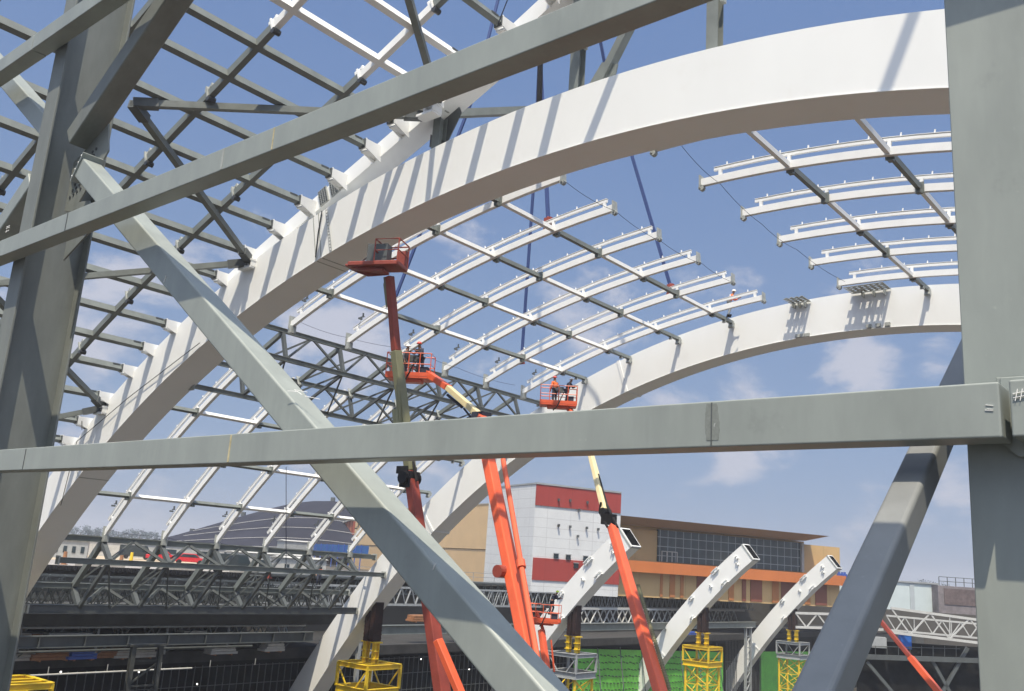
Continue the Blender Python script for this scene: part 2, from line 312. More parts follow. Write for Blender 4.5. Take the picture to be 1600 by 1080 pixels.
# perforated gusset plates standing off the top of the second arch
def perf(u,v,z,nu,nv,c=.16):
    mb=MB()
    for i in range(nu):
        for j in range(nv):
            x0,y0=u+i*c,v-.05-(j+1)*c
            hole=(i%2==1 and j%2==1 and random.random()<.9)
            if not hole: mb.hexa([W(x0,y0,z),W(x0+c,y0,z),W(x0+c,y0+c,z),W(x0,y0+c,z),W(x0,y0,z+.03),W(x0+c,y0,z+.03),W(x0+c,y0+c,z+.03),W(x0,y0+c,z+.03)])
    return mb
for (u,nu,nv) in ((15.9,14,9),(20.6,8,8)):
    zt=lerp_top(B2,u+1,FACE)-.12; m_=perf(u,51.8,zt,nu,nv); m_.build('perforated_gusset',M['plate'],a2)
    m_=MB()
    for q in range(3): m_.box(W(u+.3+q*.35*nu/8,51.55,zt-.17),U*.02,V*.25,Z*.16)
    m_.build('gusset_stiffener',M['plate'],a2); m_=MB()
    zb=lerp_top(B2,u+1,0.0)
    for q in range(3): m_.box(W(u+.25+q*.3*nu/8,51.72,zb+.12),U*.14,V*.08,Z*.1)
    m_.build('lower_cleat',M['plate'],a2)
# ---------------- upper (curb) arch that leaves the first arch
ua=thing('upper_arch','slender white arch peeling upward off the nearest arch at the bolted joint','arch girder',W(40,24.3,poly(KU,40)))
mb=MB(); uu=[40-.9*k for k in range(0,46)]; va,vb=24.25,25.35
for u in uu: mb.v+=[W(u,va,poly(KU,u)-.4),W(u,vb,poly(KU,u)-.4),W(u,vb,poly(KU,u)+.42),W(u,va,poly(KU,u)+.42)]
for k in range(len(uu)-1):
    for j in range(4): mb.f.append([k*4+j,k*4+(j+1)%4,k*4+4+(j+1)%4,k*4+4+j])
mb.f.append([0,1,2,3]); mb.f.append([4*(len(uu)-1)+j for j in range(4)])
mb.build('box_girder',M['white'],ua)
mb=MB()      # bolted joint plate
for q in range(2):
    c=W(31.9+q*.75,24.2,poly(KU,31.9+q*.75)+.02); d=nrm(KU,32)
    mb.box(c,(U*d[1]-Z*d[0])*.3,V*.035,(U*d[0]+Z*d[1])*.42)
pl=mb.build('joint_plate',M['plate'],ua)
mb=MB()
for q in range(2):
    for a in range(4):
        for b in range(6):
            c=W(31.9+q*.75,24.15,poly(KU,31.9+q*.75)+.02); d=nrm(KU,32)
            mb.box(c+(U*d[1]-Z*d[0])*(-.22+a*.14)+(U*d[0]+Z*d[1])*(-.34+b*.135),U*.03,V*.02,Z*.03)
mb.build('bolt',M['bolt'],ua)
# posts between main and upper arch
def post(u,v0=24.75,lab='',brace=None):
    zb=lerp_top(B1,u,FACE); zt=poly(KU,u)-.42
    t=thing('steel_post',lab,'post',W(u,v0,zb),'grey posts carrying the upper arch')
    mb=MB(); mb.ibeam(W(u,v0,zb+.1),W(u,v0,zt-.05),.42,.42,.03,up=V); mb.build('shaft',M['grey'],t)
    mb=MB(); mb.box(W(u,v0,zb+.05),U*.34,V*.34,Z*.045); mb.box(W(u,v0,zb-.1),U*.26,V*.26,Z*.12); mb.build('base_plate',M['white'],t)
    mb=MB(); mb.box(W(u-.3,v0,zb+2.2),U*.06,V*.12,Z*.12); mb.build('cleat',M['plate'],t)
for u,lab in ((18.75,'short grey post on the arch top between the black sling and the slanting strut'),(13.05,'lone grey post on the arch top, rightmost, with blue sky on both sides'),(25.9,'grey post on the arch top at the dark gusset, leftmost of the posts')): post(u,lab=lab)
t=thing('slanting_strut','grey slanting strut beside the middle post, leaning right above the arch','strut',W(17.9,24.75,lerp_top(B1,17.9,FACE)))
mb=MB(); mb.bar(W(17.8,24.75,lerp_top(B1,17.8,FACE)+.1),W(13.4,24.75,poly(KU,13.4)-.6),.3,.36,up=V); mb.build('shaft',M['grey'],t)
mb=MB(); zt=lerp_top(B1,18,FACE); mb.prism([W(18.5,24.7,zt),W(17.1,24.7,zt-.02),W(16.9,24.7,zt+.9),W(17.6,24.7,zt+1.2)],V*.06); mb.build('gusset',M['grey'],t)
t=thing('tie_bar','grey tie bar striped by shadows, left of the short post, behind the arch','strut',W(25,26,18))
mb=MB(); mb.bar(PV(705,178,25.6),PV(850,172,30),.3,.34); mb.build('shaft',M['grey'],t)
mb=MB(); c=PV(700,190,25.0)
mb.prism([c+W(.9,0,-.9),c+W(-.1,0,-.9),c+W(-.75,0,.2),c+W(-.5,0,.7),c+W(.7,0,.2)],V*.05)
mb.prism([c+W(.9,-.1,-1.0),c+W(-.4,-.1,-1.3),c+W(-.4,-.1,-1.2),c+W(.9,-.1,-.4)],V*.05)
mb.build('gusset',M['dgrey'],t)
# cable, ladder and chain on the face of arch 1
mb=MB(); mb.tube([PV(503,330,23.93),PV(497,365,23.94),PV(493,402,23.93)],.03,6)
tag(mb.build('hanging_cable',M['black']),'thin black cable hanging down the arch face at the bolted joint','cable')
mb=MB(); P0=PV(510,326,23.9); P1=PV(517,394,23.9); d=(P1-P0)
for s in (-.07,.07): mb.tube([P0+U*s,P1+U*s],.012,5)
for k in range(14): c=P0+d*(k+.5)/14; mb.bar(c-U*.07,c+U*.07,.02,.03)
tag(mb.build('rope_ladder',M['plate']),'thin hanging rope ladder on the arch face beside the black cable','ladder')
mb=MB(); mb.tube([PV(95,790,23.6),PV(120,690,23.8),PV(200,622,23.9),PV(312,536,23.9)],.02,5)
tag(mb.build('safety_line',M['black']),'thin dark safety line running up the lower end of the nearest arch','cable')
# ================================================================ ROOF PANELS between arch 1 and arch 2
RV=[28.8,32.8,36.8,40.8,44.8,48.8]
ORD=['first','second','third','fourth','fifth','sixth','seventh','eighth','ninth','tenth','eleventh','twelfth','thirteenth','fourteenth','fifteenth','sixteenth','seventeenth','eighteenth','nineteenth','twentieth']
def seg_pts(ua,ub,h,step=1.0):
    n=max(2,int(abs(ub-ua)/step)+1); r=[]
    for k in range(n+1):
        u=ua+(ub-ua)*k/n; a=off(KROOF,u,h); r.append(a)
    return r
def ustar(u,h=1.9):    # base parameter whose offset lands at u
    lo,hi=u-12,u+12
    for _ in range(40):
        m=(lo+hi)/2
        if off(KROOF,m,h)[0]<u: lo=m
        else: hi=m
    return m
def sweep(mb,pts,v,wv,hn):
    """box section swept along (u,z) points"""
    b=len(mb.v); n=len(pts)
    for k,(a,z) in enumerate(pts):
        a0,z0=pts[max(k-1,0)]; a1_,z1_=pts[min(k+1,n-1)]; l=math.hypot(a1_-a0,z1_-z0); nx,nz=-(z1_-z0)/l,(a1_-a0)/l
        if nz<0: nx,nz=-nx,-nz
        mb.v+=[W(a-nx*hn/2,v-wv/2,z-nz*hn/2),W(a-nx*hn/2,v+wv/2,z-nz*hn/2),W(a+nx*hn/2,v+wv/2,z+nz*hn/2),W(a+nx*hn/2,v-wv/2,z+nz*hn/2)]
    for k in range(n-1):
        for j in range(4): mb.f.append([b+k*4+j,b+k*4+(j+1)%4,b+k*4+4+(j+1)%4,b+k*4+4+j])
    mb.f.append([b,b+1,b+2,b+3]); mb.f.append([b+4*(n-1)+j for j in range(4)])
def roof_rib(v,ua,ub,lab,grp,free_a,free_b,foot_b,stations):
    sa,sb=ustar(ua),ustar(ub); t=thing('roof_rib',lab,'roof rib',W(ub,v,surf1(ub)),grp)
    mb=MB(); sweep(mb,seg_pts(sa,sb,1.9),v,.2,.32); mb.build('rib_beam',M['white2'],t)
    mb=MB(); e=.35 if sb>sa else -.35
    sweep(mb,seg_pts(sa+e,sb-e*1.6,2.36),v,.11,.11)
    sweep(mb,seg_pts(sa+e,sb-e*1.6,2.47),v+.02,.17,.02)
    n=int(abs(sb-sa)/1.15)
    for k in range(n):
        s=sa+e+(sb-sa-e*2.6)*(k+.5)/n; a=off(KROOF,s,2.48); b=off(KROOF,s,2.62); mb.bar(W(a[0],v,a[1]),W(b[0],v,b[1]),.05,.05,up=U)
    rl=mb.build('rail',M['white2'],t)
    for s in [sa+e*1.4]+[ustar(q) for q in stations]+[sb-e*2.4]:
        mb=MB(); a=off(KROOF,s,2.0); b=off(KROOF,s,2.36); mb.bar(W(a[0],v,a[1]),W(b[0],v,b[1]),.12,.14,up=U); mb.build('rail_stand',M['white2'],t)
    for fl,s,sg in ((free_a,sa,-1 if sb>sa else 1),(free_b,sb,1 if sb>sa else -1)):
        if fl:
            mb=MB(); n=nrm(KROOF,s); c=off(KROOF,s,1.92); T=(n[1],-n[0]); 
            mb.box(W(c[0]+sg*.03*T[0],v,c[1]+sg*.03*-n[0]),(U*T[0]+Z*T[1])*.025,V*.19,(U*n[0]+Z*n[1])*.30); mb.build('end_plate',M['plate'],t)
            mb=MB(); c=off(KROOF,s,1.66); mb.tube([W(c[0],v-.1,c[1]),W(c[0],v+.1,c[1])],.13,10); mb.build('end_roller',M['plate'],t)
    if foot_b:
        mb=MB(); c=off(KROOF,sb,1.62); mb.box(W(c[0],v,c[1]),U*.14,V*.16,Z*.2); mb.box(W(c[0]+.1,v,c[1]+.4),U*.03,V*.2,Z*.35); mb.build('foot_bracket',M['plate'],t)
        mb=MB(); c=off(KROOF,sb-1.3,2.75); mb.box(W(c[0],v,c[1]),U*.16,V*.03,Z*.03); mb.box(W(c[0]+.05,v-.1,c[1]-.12),U*.05,V*.12,Z*.05); mb.box(W(c[0]-.05,v,c[1]+.1),U*.02,V*.05,Z*.12); mb.build('stop_bracket',M['dgrey'],t)
    return t
SEC=[('right',-9.0,17.8,[13.9,10.0,6.1,2.2,-1.7],'beyond the gap, right of the climber',False,True),
     ('middle',22.3,40.3,[25.75,29.55,33.35,37.0],'in the slung middle panel',True,False),
     ('lower',44.4,57.05,[48.25,51.55,54.5],'in the steep lower left panel',True,False)]
NEAR=['nearest','second','third','fourth','fifth','farthest']
for nm,ua_,ub_,st,desc,fa,fb in SEC:
    for i,v in enumerate(RV):
        roof_rib(v,ua_,ub_,'%s white curved roof rib %s'%({0:'nearest',5:'farthest'}.get(i,ORD[i]+' nearest'),desc),'white roof ribs with rails',fa,fb,nm!='right',st)
    # purlins
    bounds=[(25.55,28.68)]+[(RV[k]+.12,RV[k+1]-.12) for k in range(5)]+[(48.92,51.78)]
    for si,u in enumerate(st):
        z=surf1(u)-.02; n=nrm(KROOF,ustar(u)); upv=U*n[0]+Z*n[1]
        for k,(a,b) in enumerate(bounds):
            wh=k in (1,3,5); c='white' if wh else 'grey'
            pos='touching the nearest arch' if k==0 else ('touching the second arch' if k==6 else 'between %s and %s ribs'%(ORD[k-1],ORD[k]))
            row={'right':'right of the gap','middle':'of the slung middle panel','lower':'of the lower panel'}[nm]
            t=thing('purlin','%s purlin %s, %s row %s'%(c,pos,ORD[si],row),'purlin',W(u,a,z),'%s purlins of the arched roof'%c)
            mb=MB(); mb.bar(W(u,a,z),W(u,b,z),.19,.21 if wh else .23,up=upv); mb.build('beam',M['white2' if wh else 'grey'],t)
            if not wh:
                for vv,s in ((a,1),(b,-1)):
                    if 26<vv<51: 
                        mb=MB(); mb.box(W(u,vv+s*.03,z),V*.03,U*.17,Z*.24); mb.box(W(u,vv+s*.12,z-.2),V*.12,U*.1,Z*.08); mb.build('end_bracket',M['grey'],t)
                if k==6:
                    mb=MB(); c0=W(u,51.65,z-.12); mb.box(c0,U*.14,V*.17,Z*.13); mb.tube([W(u-.15,51.55,z-.3),W(u+.15,51.55,z-.3)],.1,8); mb.build('bearing_shoe',M['plate'],t); mb=MB(); mb.tube([W(u-.1,50.6,z-.2),W(u+.1,50.6,z-.2)],.08,8); mb.build('roller',M['plate'],t)
# ================================================================ SLINGS AND HOOK
H=None
hookp=None
att=[(618,440,33.0,'leftmost blue lifting sling, passing behind the red lift basket'),(816,545,45.5,'blue lifting sling hanging straight down through the middle panel to a red shackle'),(857,338,32.9,'short blue lifting sling with red shackle at the top of the middle panel'),(1048,440,44.9,'rightmost blue lifting sling, slanting right to a red shackle')]
tops=[(740,150),(833,300),(845,110),(945,100)]
hk=PV(862,-330,39)
for (x,y,v,lab),(tx,ty) in zip(att,tops):
    p=PV(x,y,v); u_,v_,z_=uvz(p); p=W(u_,v_,surf1(u_)+.1) if abs(surf1(u_)-z_)<3 else p
    q=hk
    # keep the drawn line through the seen top point: bend slightly there
    t=thing('lifting_sling',lab,'sling',p,'blue slings lifting the middle roof panel')
    d=(q-p); 
    s=(MB()); r1=ray(tx,ty); k=(uvz(p)[1]*.85+39*.15)/r1.dot(V); m=r1*k
    mb=MB(); mb.bar(p+Z*.55,m,.2,.09,up=V); e=m+(m-p).normalized()*6; mb.bar(m,m+(q-m).normalized()*28,.2,.09,up=V); mb.build('webbing',M['blue'],t)
    mb=MB(); mb.tube([p+Z*.1-U*.16,p+Z*.6-U*.13,p+Z*.7,p+Z*.6+U*.13,p+Z*.1+U*.16],.09,8); mb.tube([p+Z*.1-U*.24,p+Z*.1+U*.24],.09,8); mb.box(p+Z*.5,U*.2,V*.1,Z*.2); mb.build('shackle',M['red'],t)
mb=MB(); a=PV(844,108,27); b=PV(843,162,27); mb.bar(a+(a-b)*.3,b,.2,.12,up=V); tag(mb.build('sling_sleeve',M['black']),'black sleeve round a strap just above the arch top','sleeve')
# safety lines through the free ends
def line(pts,lab,r=.011,sag=.13):
    mb=MB(); q=[]
    for a,b in zip(pts[:-1],pts[1:]):
        for k in range(6):
            t=k/6; q.append(a.lerp(b,t)-Z*sag*4*t*(1-t))
    q.append(pts[-1]); mb.tube(q,r,5); tag(mb.build('safety_line',M['navy']),lab,'cable')
line([PV(*p) for p in ((885,285,29),(962,330,32.8),(1034,378,36.8),(1097,412,40.8),(1148,442,44.8))],'thin line strung along the right ends of the middle panel ribs')
line([PV(1065,228,29),PV(1125,287,33),PV(1190,350,37.5),PV(1245,390,42),PV(1320,440,48)],'thin line strung along the left ends of the ribs right of the gap')
line([PV(458,498,28.8),PV(545,528,32.8),PV(648,545,36.8),PV(715,575,40.8),PV(805,602,48.8)],'thin line strung along the lower ends of the middle panel ribs')
line([PV(158,825,28.8),PV(250,838,32.8),PV(340,848,36.8),PV(415,855,40.8)],'thin line strung along the feet of the steep lower ribs')
# ================================================================ MIDDLE LATTICE TRUSS (between arches 1 and 2)
def box_truss(name,lab,C4,vnodes,vends,grp=None,w=.24,q=1.0):
    A,B,C,Dd=C4; ci=0; t=thing(name,lab,'truss',W(Dd[0],vends[0],Dd[1]),grp)
    for c in C4:
        k=1.5 if (q>1 and c is Dd) else 1
        mb=MB(); mb.ibeam(W(c[0],vends[0],c[1]),W(c[0],vends[1],c[1]),w,w*k,.035); mb.bar(W(c[0],vends[0],c[1]),W(c[0],vends[1],c[1]),w*.55,w*k*.8); mb.build('chord',M['dgrey' if k>1 else 'grey'],t)
    for v in vnodes:
        mb=MB(); mb.bar(W(A[0],v,A[1]-.1),W(C[0]-.1,v,C[1]+.05),.2*q,.24*q); mb.build('cross_beam',M['grey'],t)
        mb=MB(); mb.bar(W(B[0]+.1,v,B[1]-.05),W(Dd[0],v,Dd[1]+.1),.13*q,.15*q); mb.build('lower_cross_beam',M['dgrey'],t)
        for P,Q in ((A,B),(C,Dd)):
            mb=MB(); mb.bar(W(P[0],v,P[1]-.1),W(Q[0],v,Q[1]+.1),.19*q,.19*q,up=V); mb.build('vertical',M['dgrey'],t)
    for k in range(len(vnodes)-1):
        v,v2=vnodes[k],vnodes[k+1]; m=(v+v2)/2
        for P,Q in ((A,B),(C,Dd)):
            mb=MB(); mb.bar(W(Q[0],v,Q[1]),W(P[0],m,P[1]),.11*q,.12*q,up=U); mb.bar(W(P[0],m,P[1]),W(Q[0],v2,Q[1]),.11*q,.12*q,up=U); mb.build('diagonal',M['dgrey'],t)
        mb=MB(); mb.bar(W(A[0],m,A[1]),W(C[0],v,C[1]),.08,.09); mb.bar(W(B[0],v,B[1]),W(Dd[0],m,Dd[1]),.08,.09); mb.bar(W(Dd[0],m,Dd[1]),W(B[0],v2,B[1]),.08,.09); mb.build('plan_brace',M['dgrey'],t)
    for c in C4:
        for v,s in ((vends[0],1),(vends[1],-1)): mb=MB(); mb.box(W(c[0],v+s*.04,c[1]),U*.24,V*.035,Z*.26); mb.build('end_plate',M['plate'],t)
    return t
box_truss('lattice_truss','grey lattice truss high between the first two arches behind the lift baskets',[(41.0,11.62),(40.45,9.95),(44.5,9.8),(44.0,8.17)],RV,(25.6,51.7))
t=box_truss('lattice_truss','grey lattice truss at the foot of the steep lower ribs between the first two arches',[(57.15,-.12),(55.9,-1.45),(60.0,-3.1),(58.8,-4.45)],RV,(25.6,51.7),w=.34,q=1.5)
mb=MB(); mb.bar(W(57.7,25.6,.05),W(57.7,51.7,.05),.1,.1)
for k in range(13): mb.bar(W(57.15,26.8+k*2,0),W(57.7,26.8+k*2,.05),.07,.07)
mb.build('edge_rail',M['grey'],t)
# ================================================================ DARK ROOF GRID (near roof, left of arch 1)
def ns(u): s=(poly(KU,u+.05)-poly(KU,u-.05))/.1; l=math.hypot(1,s); return U*(-s/l)+Z/l
ST=[17.7,19.65,21.7,23.7,25.54,27.5,29.2,31.32,33.4,35.35,37.45,39.55,41.5,43.7,45.65,47.5,49.7,51.7,53.2]
for i,u in enumerate(ST):
    z=poly(KU,u); wh=u in (23.7,25.54)
    t=thing('roof_purlin','%s purlin ending on the near arch, %s of its row from the top'%('white' if wh else 'dark grey',ORD[i]),'purlin',W(u,5,z),'purlins of the near roof grid')
    up=ns(u)
    mb=MB(); v_end=23.35; mb.bar(W(u,4.5,z),W(u,v_end,z),.25,.34,up=up); mb.build('beam',M['white2' if wh else 'grey'],t)
    mb=MB(); mb.box(W(u,v_end+.02,z),U*.2,V*.05,Z*.2); mb.box(W(u,v_end-.3,z+.16),U*.1,V*.2,Z*.04); mb.build('end_clamp',M['dgrey'],t)
    # white shoe on the arch
    mb=MB(); mb.prism([W(u-.22,23.42,z-.22),W(u-.22,24.3,z-.55),W(u-.22,24.3,z+.2),W(u-.22,23.42,z+.2)],U*.05)
    mb.prism([W(u+.17,23.42,z-.22),W(u+.17,24.3,z-.55),W(u+.17,24.3,z+.2),W(u+.17,23.42,z+.2)],U*.05)
    mb.box(W(u,23.9,z-.3),U*.2,V*.42,Z*.03); mb.box(W(u,23.4,z),U*.22,V*.02,Z*.24)
    mb.build('arch_shoe',M['white2'],t)
CL=[18.6,22.6,26.5,30.3,34.4,38.5,42.6,46.7,50.7]
for j,v in enumerate((20.75,16.6,12.75,8.7)):
    for i in range(len(CL)-1):
        a,b=CL[i],CL[i+1]; wh=(i==1)
        t=thing('grid_rib','%s cross rib, %s line out from the near arch, %s from the top'%('white' if wh else 'dark grey',ORD[j],ORD[i]),'roof rib',W(b,v,poly(KU,b)),'short cross ribs of the near roof grid')
        mb=MB(); pts=[(a+.06+(b-a-.12)*k/4,poly(KU,a+.06+(b-a-.12)*k/4)-.02) for k in range(5)]; sweep(mb,pts,v,.24,.32); mb.build('beam',M['white2' if wh else 'grey'],t)
        mb=MB(); z=poly(KU,a); up=ns(a); tv=up.cross(V); c=W(a,v,z)
        mb.box(c+up*.05,V*.17,tv*.04,up*.26); mb.box(c+up*.36,V*.03,tv*.22,up*.03); mb.box(c+up*.3+tv*.2,V*.05,tv*.05,up*.1); mb.box(c+up*.3-tv*.2,V*.05,tv*.05,up*.1)
        mb.build('clamp',M['white2' if i in (1,2) else 'plate'],t)
        mb=MB(); mb.tube([c-up*.27-V*.16,c-up*.27+V*.16],.12,8); mb.build('clamp_roller',M['bolt'],t)
# bracing in the roof plane
def rbrace(a,b,lab,w=.26,h=.26,dz=-.34,kn=True):
    p=W(a[0],a[1],poly(KU,a[0])+dz); q=W(b[0],b[1],poly(KU,b[0])+dz); t=thing('roof_brace',lab,'brace',p,'diagonal braces under the near roof grid')
    mb=MB(); mb.bar(p,q,w,h); mb.build('beam',M['grey'],t); d=(q-p).normalized()
    if kn:
        for e0,e1 in ((p,p+d*.9),(q-d*.9,q)): mb=MB(); mb.bar(e0,e1,.4,.34); mb.build('end_sleeve',M['dgrey'],t)
    return t
rbrace((37.5,23.9),(31.8,14.4),'dark brace dropping from the left column gusset down to the arch bracket',)
rbrace((26.3,24.2),(31.8,14.4),'pale brace running level right from the left column gusset',)
rbrace((37.7,23.9),(43.9,14.4),'brace running level left from the arch bracket beside the big diagonal')
rbrace((50.0,23.9),(43.6,14.4),'steep brace rising left from the lowest arch bracket behind the column')
rbrace((50.2,23.9),(55.6,14.4),'brace dropping left from the lowest arch bracket near the lower beam')
rbrace((13.2,23.9),(19.6,14.4),'brace high overhead casting the broad slanting shadow on the arch')
rbrace((-2.2,23.9),(4.3,14.4),'brace high overhead casting the last slanting shadow beside the right column')
rbrace((25.4,24.0),(19.6,14.4),'dark brace crossing the white purlins at the top of the picture')
for u,lab in ((37.6,'middle'),(50.1,'lowest'),(25.9,'topmost')):
    z=poly(KU,u)-.35; mb=MB(); mb.box(W(u,24.0,z),U*.55,V*.3,Z*.05); mb.box(W(u,24.0,z-.35),U*.5,V*.28,Z*.05)
    for s in (-.5,0,.5): mb.box(W(u+s,24.0,z-.18),U*.03,V*.27,Z*.15)
    tag(mb.build('brace_bracket',M['white2']),'white boxed brace bracket on the arch edge, %s of three'%lab,'bracket','brace brackets on the arch')
mb=MB(); mb.tube([PV(128,650,23.6),PV(128,672,23.6)],.02,5); tag(mb.build('hanging_rope',M['black']),'short black rope hanging under the lowest brace','rope')
mb=MB(); mb.tube([PV(447,730,30),PV(447,885,30)],.02,5); tag(mb.build('hanging_rope',M['navy']),'long thin rope hanging straight down under the lower beam','rope')
mb=MB(); mb.tube([PV(793,0,20),PV(778,38,20)],.02,5); tag(mb.build('hanging_rope',M['navy']),'thin rope at the top edge left of the upper beam','rope')
# ================================================================ FOREGROUND FRAME
def beamU(name,lab,ua,ub,za,zb,v,wv,mt='fg',bev=.012,seams=(),grp='grey box beams of the near frame'):
    t=thing(name,lab,'beam',W(ub,v,za),grp)
    mb=MB(); c=(za+zb)/2; mb.bar(W(ua,v+wv/2,c),W(ub,v+wv/2,c),wv,abs(zb-za)); mb.build('box_section',M[mt],t,bev,3)
    for (u,w_,m_) in seams:
        mb=MB(); mb.box(W(u,v-.002,c),U*w_,V*.004,Z*(abs(zb-za)/2-.012)); mb.build('weld_seam',M[m_],t)
    return t
uL=lambda x,y: uvz(PV(x,y,6.0))[0]
lb=beamU('lower_beam','long level grey box beam across the lower half of the picture',1.235,19.0,.925,1.265,6.0,.27,seams=((uL(359,700),.013,'bead'),(uL(38,718),.006,'bolt'),(uL(1112,655),.004,'dgrey')))
ub=beamU('upper_beam','long grey box beam rising from the left edge to the top right',-1.5,20.0,4.835,5.16,6.0,.28,seams=((uL(427,215),.010,'bead'),(uL(348,245),.022,'plate'),(uL(108,325),.012,'dgrey')))
tb=beamU('top_beam','grey box beam cutting across the top left corner over the column',9.5,18.0,9.23,9.56,6.0,.3)
tb2=beamU('top_beam','short end of grey box beam at the upper left picture edge, left of the bolted seam',18.03,22,9.23,9.56,6.0,.3)
rb=beamU('right_beam','short grey box stub on the right column carrying a white hash mark',-.6,1.185,.93,1.275,6.02,.27)
# hash mark
mb=MB(); c=PV(1592,617,6.012)
for s in (-.013,.013): mb.bar(c+U*(s+.008)-Z*.036,c+U*(s-.008)+Z*.036,.004,.007,up=V)
for s in (-.012,.014): mb.bar(c+Z*s+U*.032-Z*.005,c+Z*s-U*.032+Z*.005,.004,.007,up=V)
mb.build('hash_mark',M['mark'],rb)
# chalk marks on the beams
mb=MB(); c=PV(12,358,5.996)
for dx,dz,hx,hz_ in ((.05,.055,.028,.006),(.05,.025,.028,.006),(.03,.04,.006,.02),(-.04,.055,.022,.006),(-.03,.04,.006,.022),(-.045,.02,.022,.006),(.045,-.045,.03,.006),(.035,-.025,.006,.016),(-.04,-.035,.03,.006)): mb.box(c+U*dx+Z*dz,U*hx,V*.002,Z*hz_)
mb.build('chalk_mark',M['mark'],ub)
mb=MB(); q=[]
for k in range(15): q.append(PV(1104-2.5*math.sin(k*.22)+.5*math.sin(k*2.7),631+k*4.1,5.9975))
for k in range(15): q.append(PV(1122+2.0*math.sin(k*.3)+.6*math.sin(k*2.1),688-k*4.1,5.9975))
mb.prism(q,V*.003); mb.build('touch_up_patch',M['patch'],lb)
mb=MB()
for y,l in ((634,12),(640,10),(642,13)): mb.bar(PV(1552,y,5.998),PV(1552-l,y-1,5.998),.003,.006,up=V)
mb.build('scratch',M['mark'],lb)
# connection plate with sloping gusset right of the beam end
mb=MB(); mb.prism([PV(1556,590,6.31),PV(1564,590,6.31),PV(1567,692,6.31),PV(1560,692,6.31)],V*.02)
q=[PV(1562,590,6.30),PV(1566,694,6.30),PV(1591,714,6.30),PV(1640,712,6.30),PV(1640,585,6.30)]; mb.prism(q,V*.025)
tag(mb.build('gusset_plate',M['fg'],None,.004,1),'thin grey gusset plate with sloping lower corner on the right column','gusset plate')
# columns: H sections
def hcol(lab,ur,ul,v,dep,z0,z1,m='fg'):
    uc=(ur+ul)/2; wd=ul-ur; t=thing('column',lab,'column',W(uc,v,z0),'tall grey columns of the near frame')
    mb=MB(); mb.box(W(uc,v+.02,(z0+z1)/2),U*wd/2,V*.02,Z*(z1-z0)/2); mb.build('front_flange',M[m],t,.006,1)
    mb=MB(); mb.box(W(uc,v+dep-.02,(z0+z1)/2),U*wd/2,V*.02,Z*(z1-z0)/2); mb.build('rear_flange',M[m],t,.006,1)
    mb=MB(); mb.box(W(uc,v+dep/2,(z0+z1)/2),U*.018,V*(dep/2-.04),Z*(z1-z0)/2); mb.build('web',M[m],t)
    return t
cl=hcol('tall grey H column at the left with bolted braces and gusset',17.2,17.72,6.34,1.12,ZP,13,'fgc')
cr=hcol('wide grey column filling the right edge of the picture',.9,1.51,6.34,1.0,ZP,9)
# stiffeners and perforated gusset in the left column
BR=.36; VB=6.56
def brace(lab,u0_,z0_,u1_,z1_,m='fg',drop=.47,v=VB,w=BR,bev=.03,caps=True):
    """box member in the frame's plane; (u,z) runs along its upper edge"""
    s=(z1_-z0_)/(u1_-u0_); h=drop/math.hypot(1,s); nn=Vec((-s,1)).normalized()
    t=thing('diagonal_brace',lab,'brace',W(u0_,v,z0_),'grey box braces of the near frame')
    a=W(u0_-nn.x*h/2,v+w/2,z0_-nn.y*h/2); b=W(u1_-nn.x*h/2,v+w/2,z1_-nn.y*h/2)
    mb=MB(); mb.bar(a,b,w,h,up=(U*nn.x+Z*nn.y)); mb.build('box_section',M[m],t,bev,4)
    return t,a,b,h,nn
S_=.6915; zz_=lambda u:S_*u-4.46
t1,a,b,h,nn=brace('big grey diagonal box brace running from the left column to the bottom centre',16.15,zz_(16.15),2.3,zz_(2.3))
d=(b-a).normalized(); n3=U*nn.x+Z*nn.y
mb=MB(); mb.box(a+d*.06-V*0,n3*(h/2+.10),V*(BR/2+.03),d*.015); e=mb.build('end_plate',M['fg'],t1,.004,1)
mb=MB()
for k in range(4):
    for s in (-1,1): c=a+d*.045+n3*(-.21+.14*k)+V*s*(BR/2+.0); mb.tube([c-d*.05,c-d*.0],.022,6)
mb.build('bolt',M['mark'],t1)
mb=MB(); c=PV(258,436,6.553); mb.bar(c+Z*.05-U*.01,c-Z*.05+U*.02,.003,.012,up=V); c=PV(679,885,6.553); mb.bar(c+Z*.03-U*.01,c-Z*.03+U*.015,.003,.016,up=V); mb.build('paint_chip',M['mark'],t1)
# a loose string lying on the brace
mb=MB(); pts=[PV(449,611,6.5),PV(465,612,6.52),PV(472,617,6.53),PV(460,609,6.52),PV(480,613,6.56),PV(476,619,6.56),PV(500,624,6.6)]; mb.tube(pts,.004,5); tag(mb.build('loose_string',M['mark']),'loose white string lying on the big diagonal brace','string')
brace('grey brace darkened as in shade rising right from the left column to the top edge',17.05,7.83-.69*.54,10.5,7.83+.69*6.01,m='fgc',w=.42)  # darker steel colour stands in for the shade on this brace
t4,a,b,h,nn=brace('stub of pale brace entering the left column from the upper left corner',18.05,8.0,24,8.0+.69*5.95)
t5,a,b,h,nn=brace('stub of grey brace leaving the left column towards the lower left edge',18.5,6.95,24,6.95-.66*5.5)
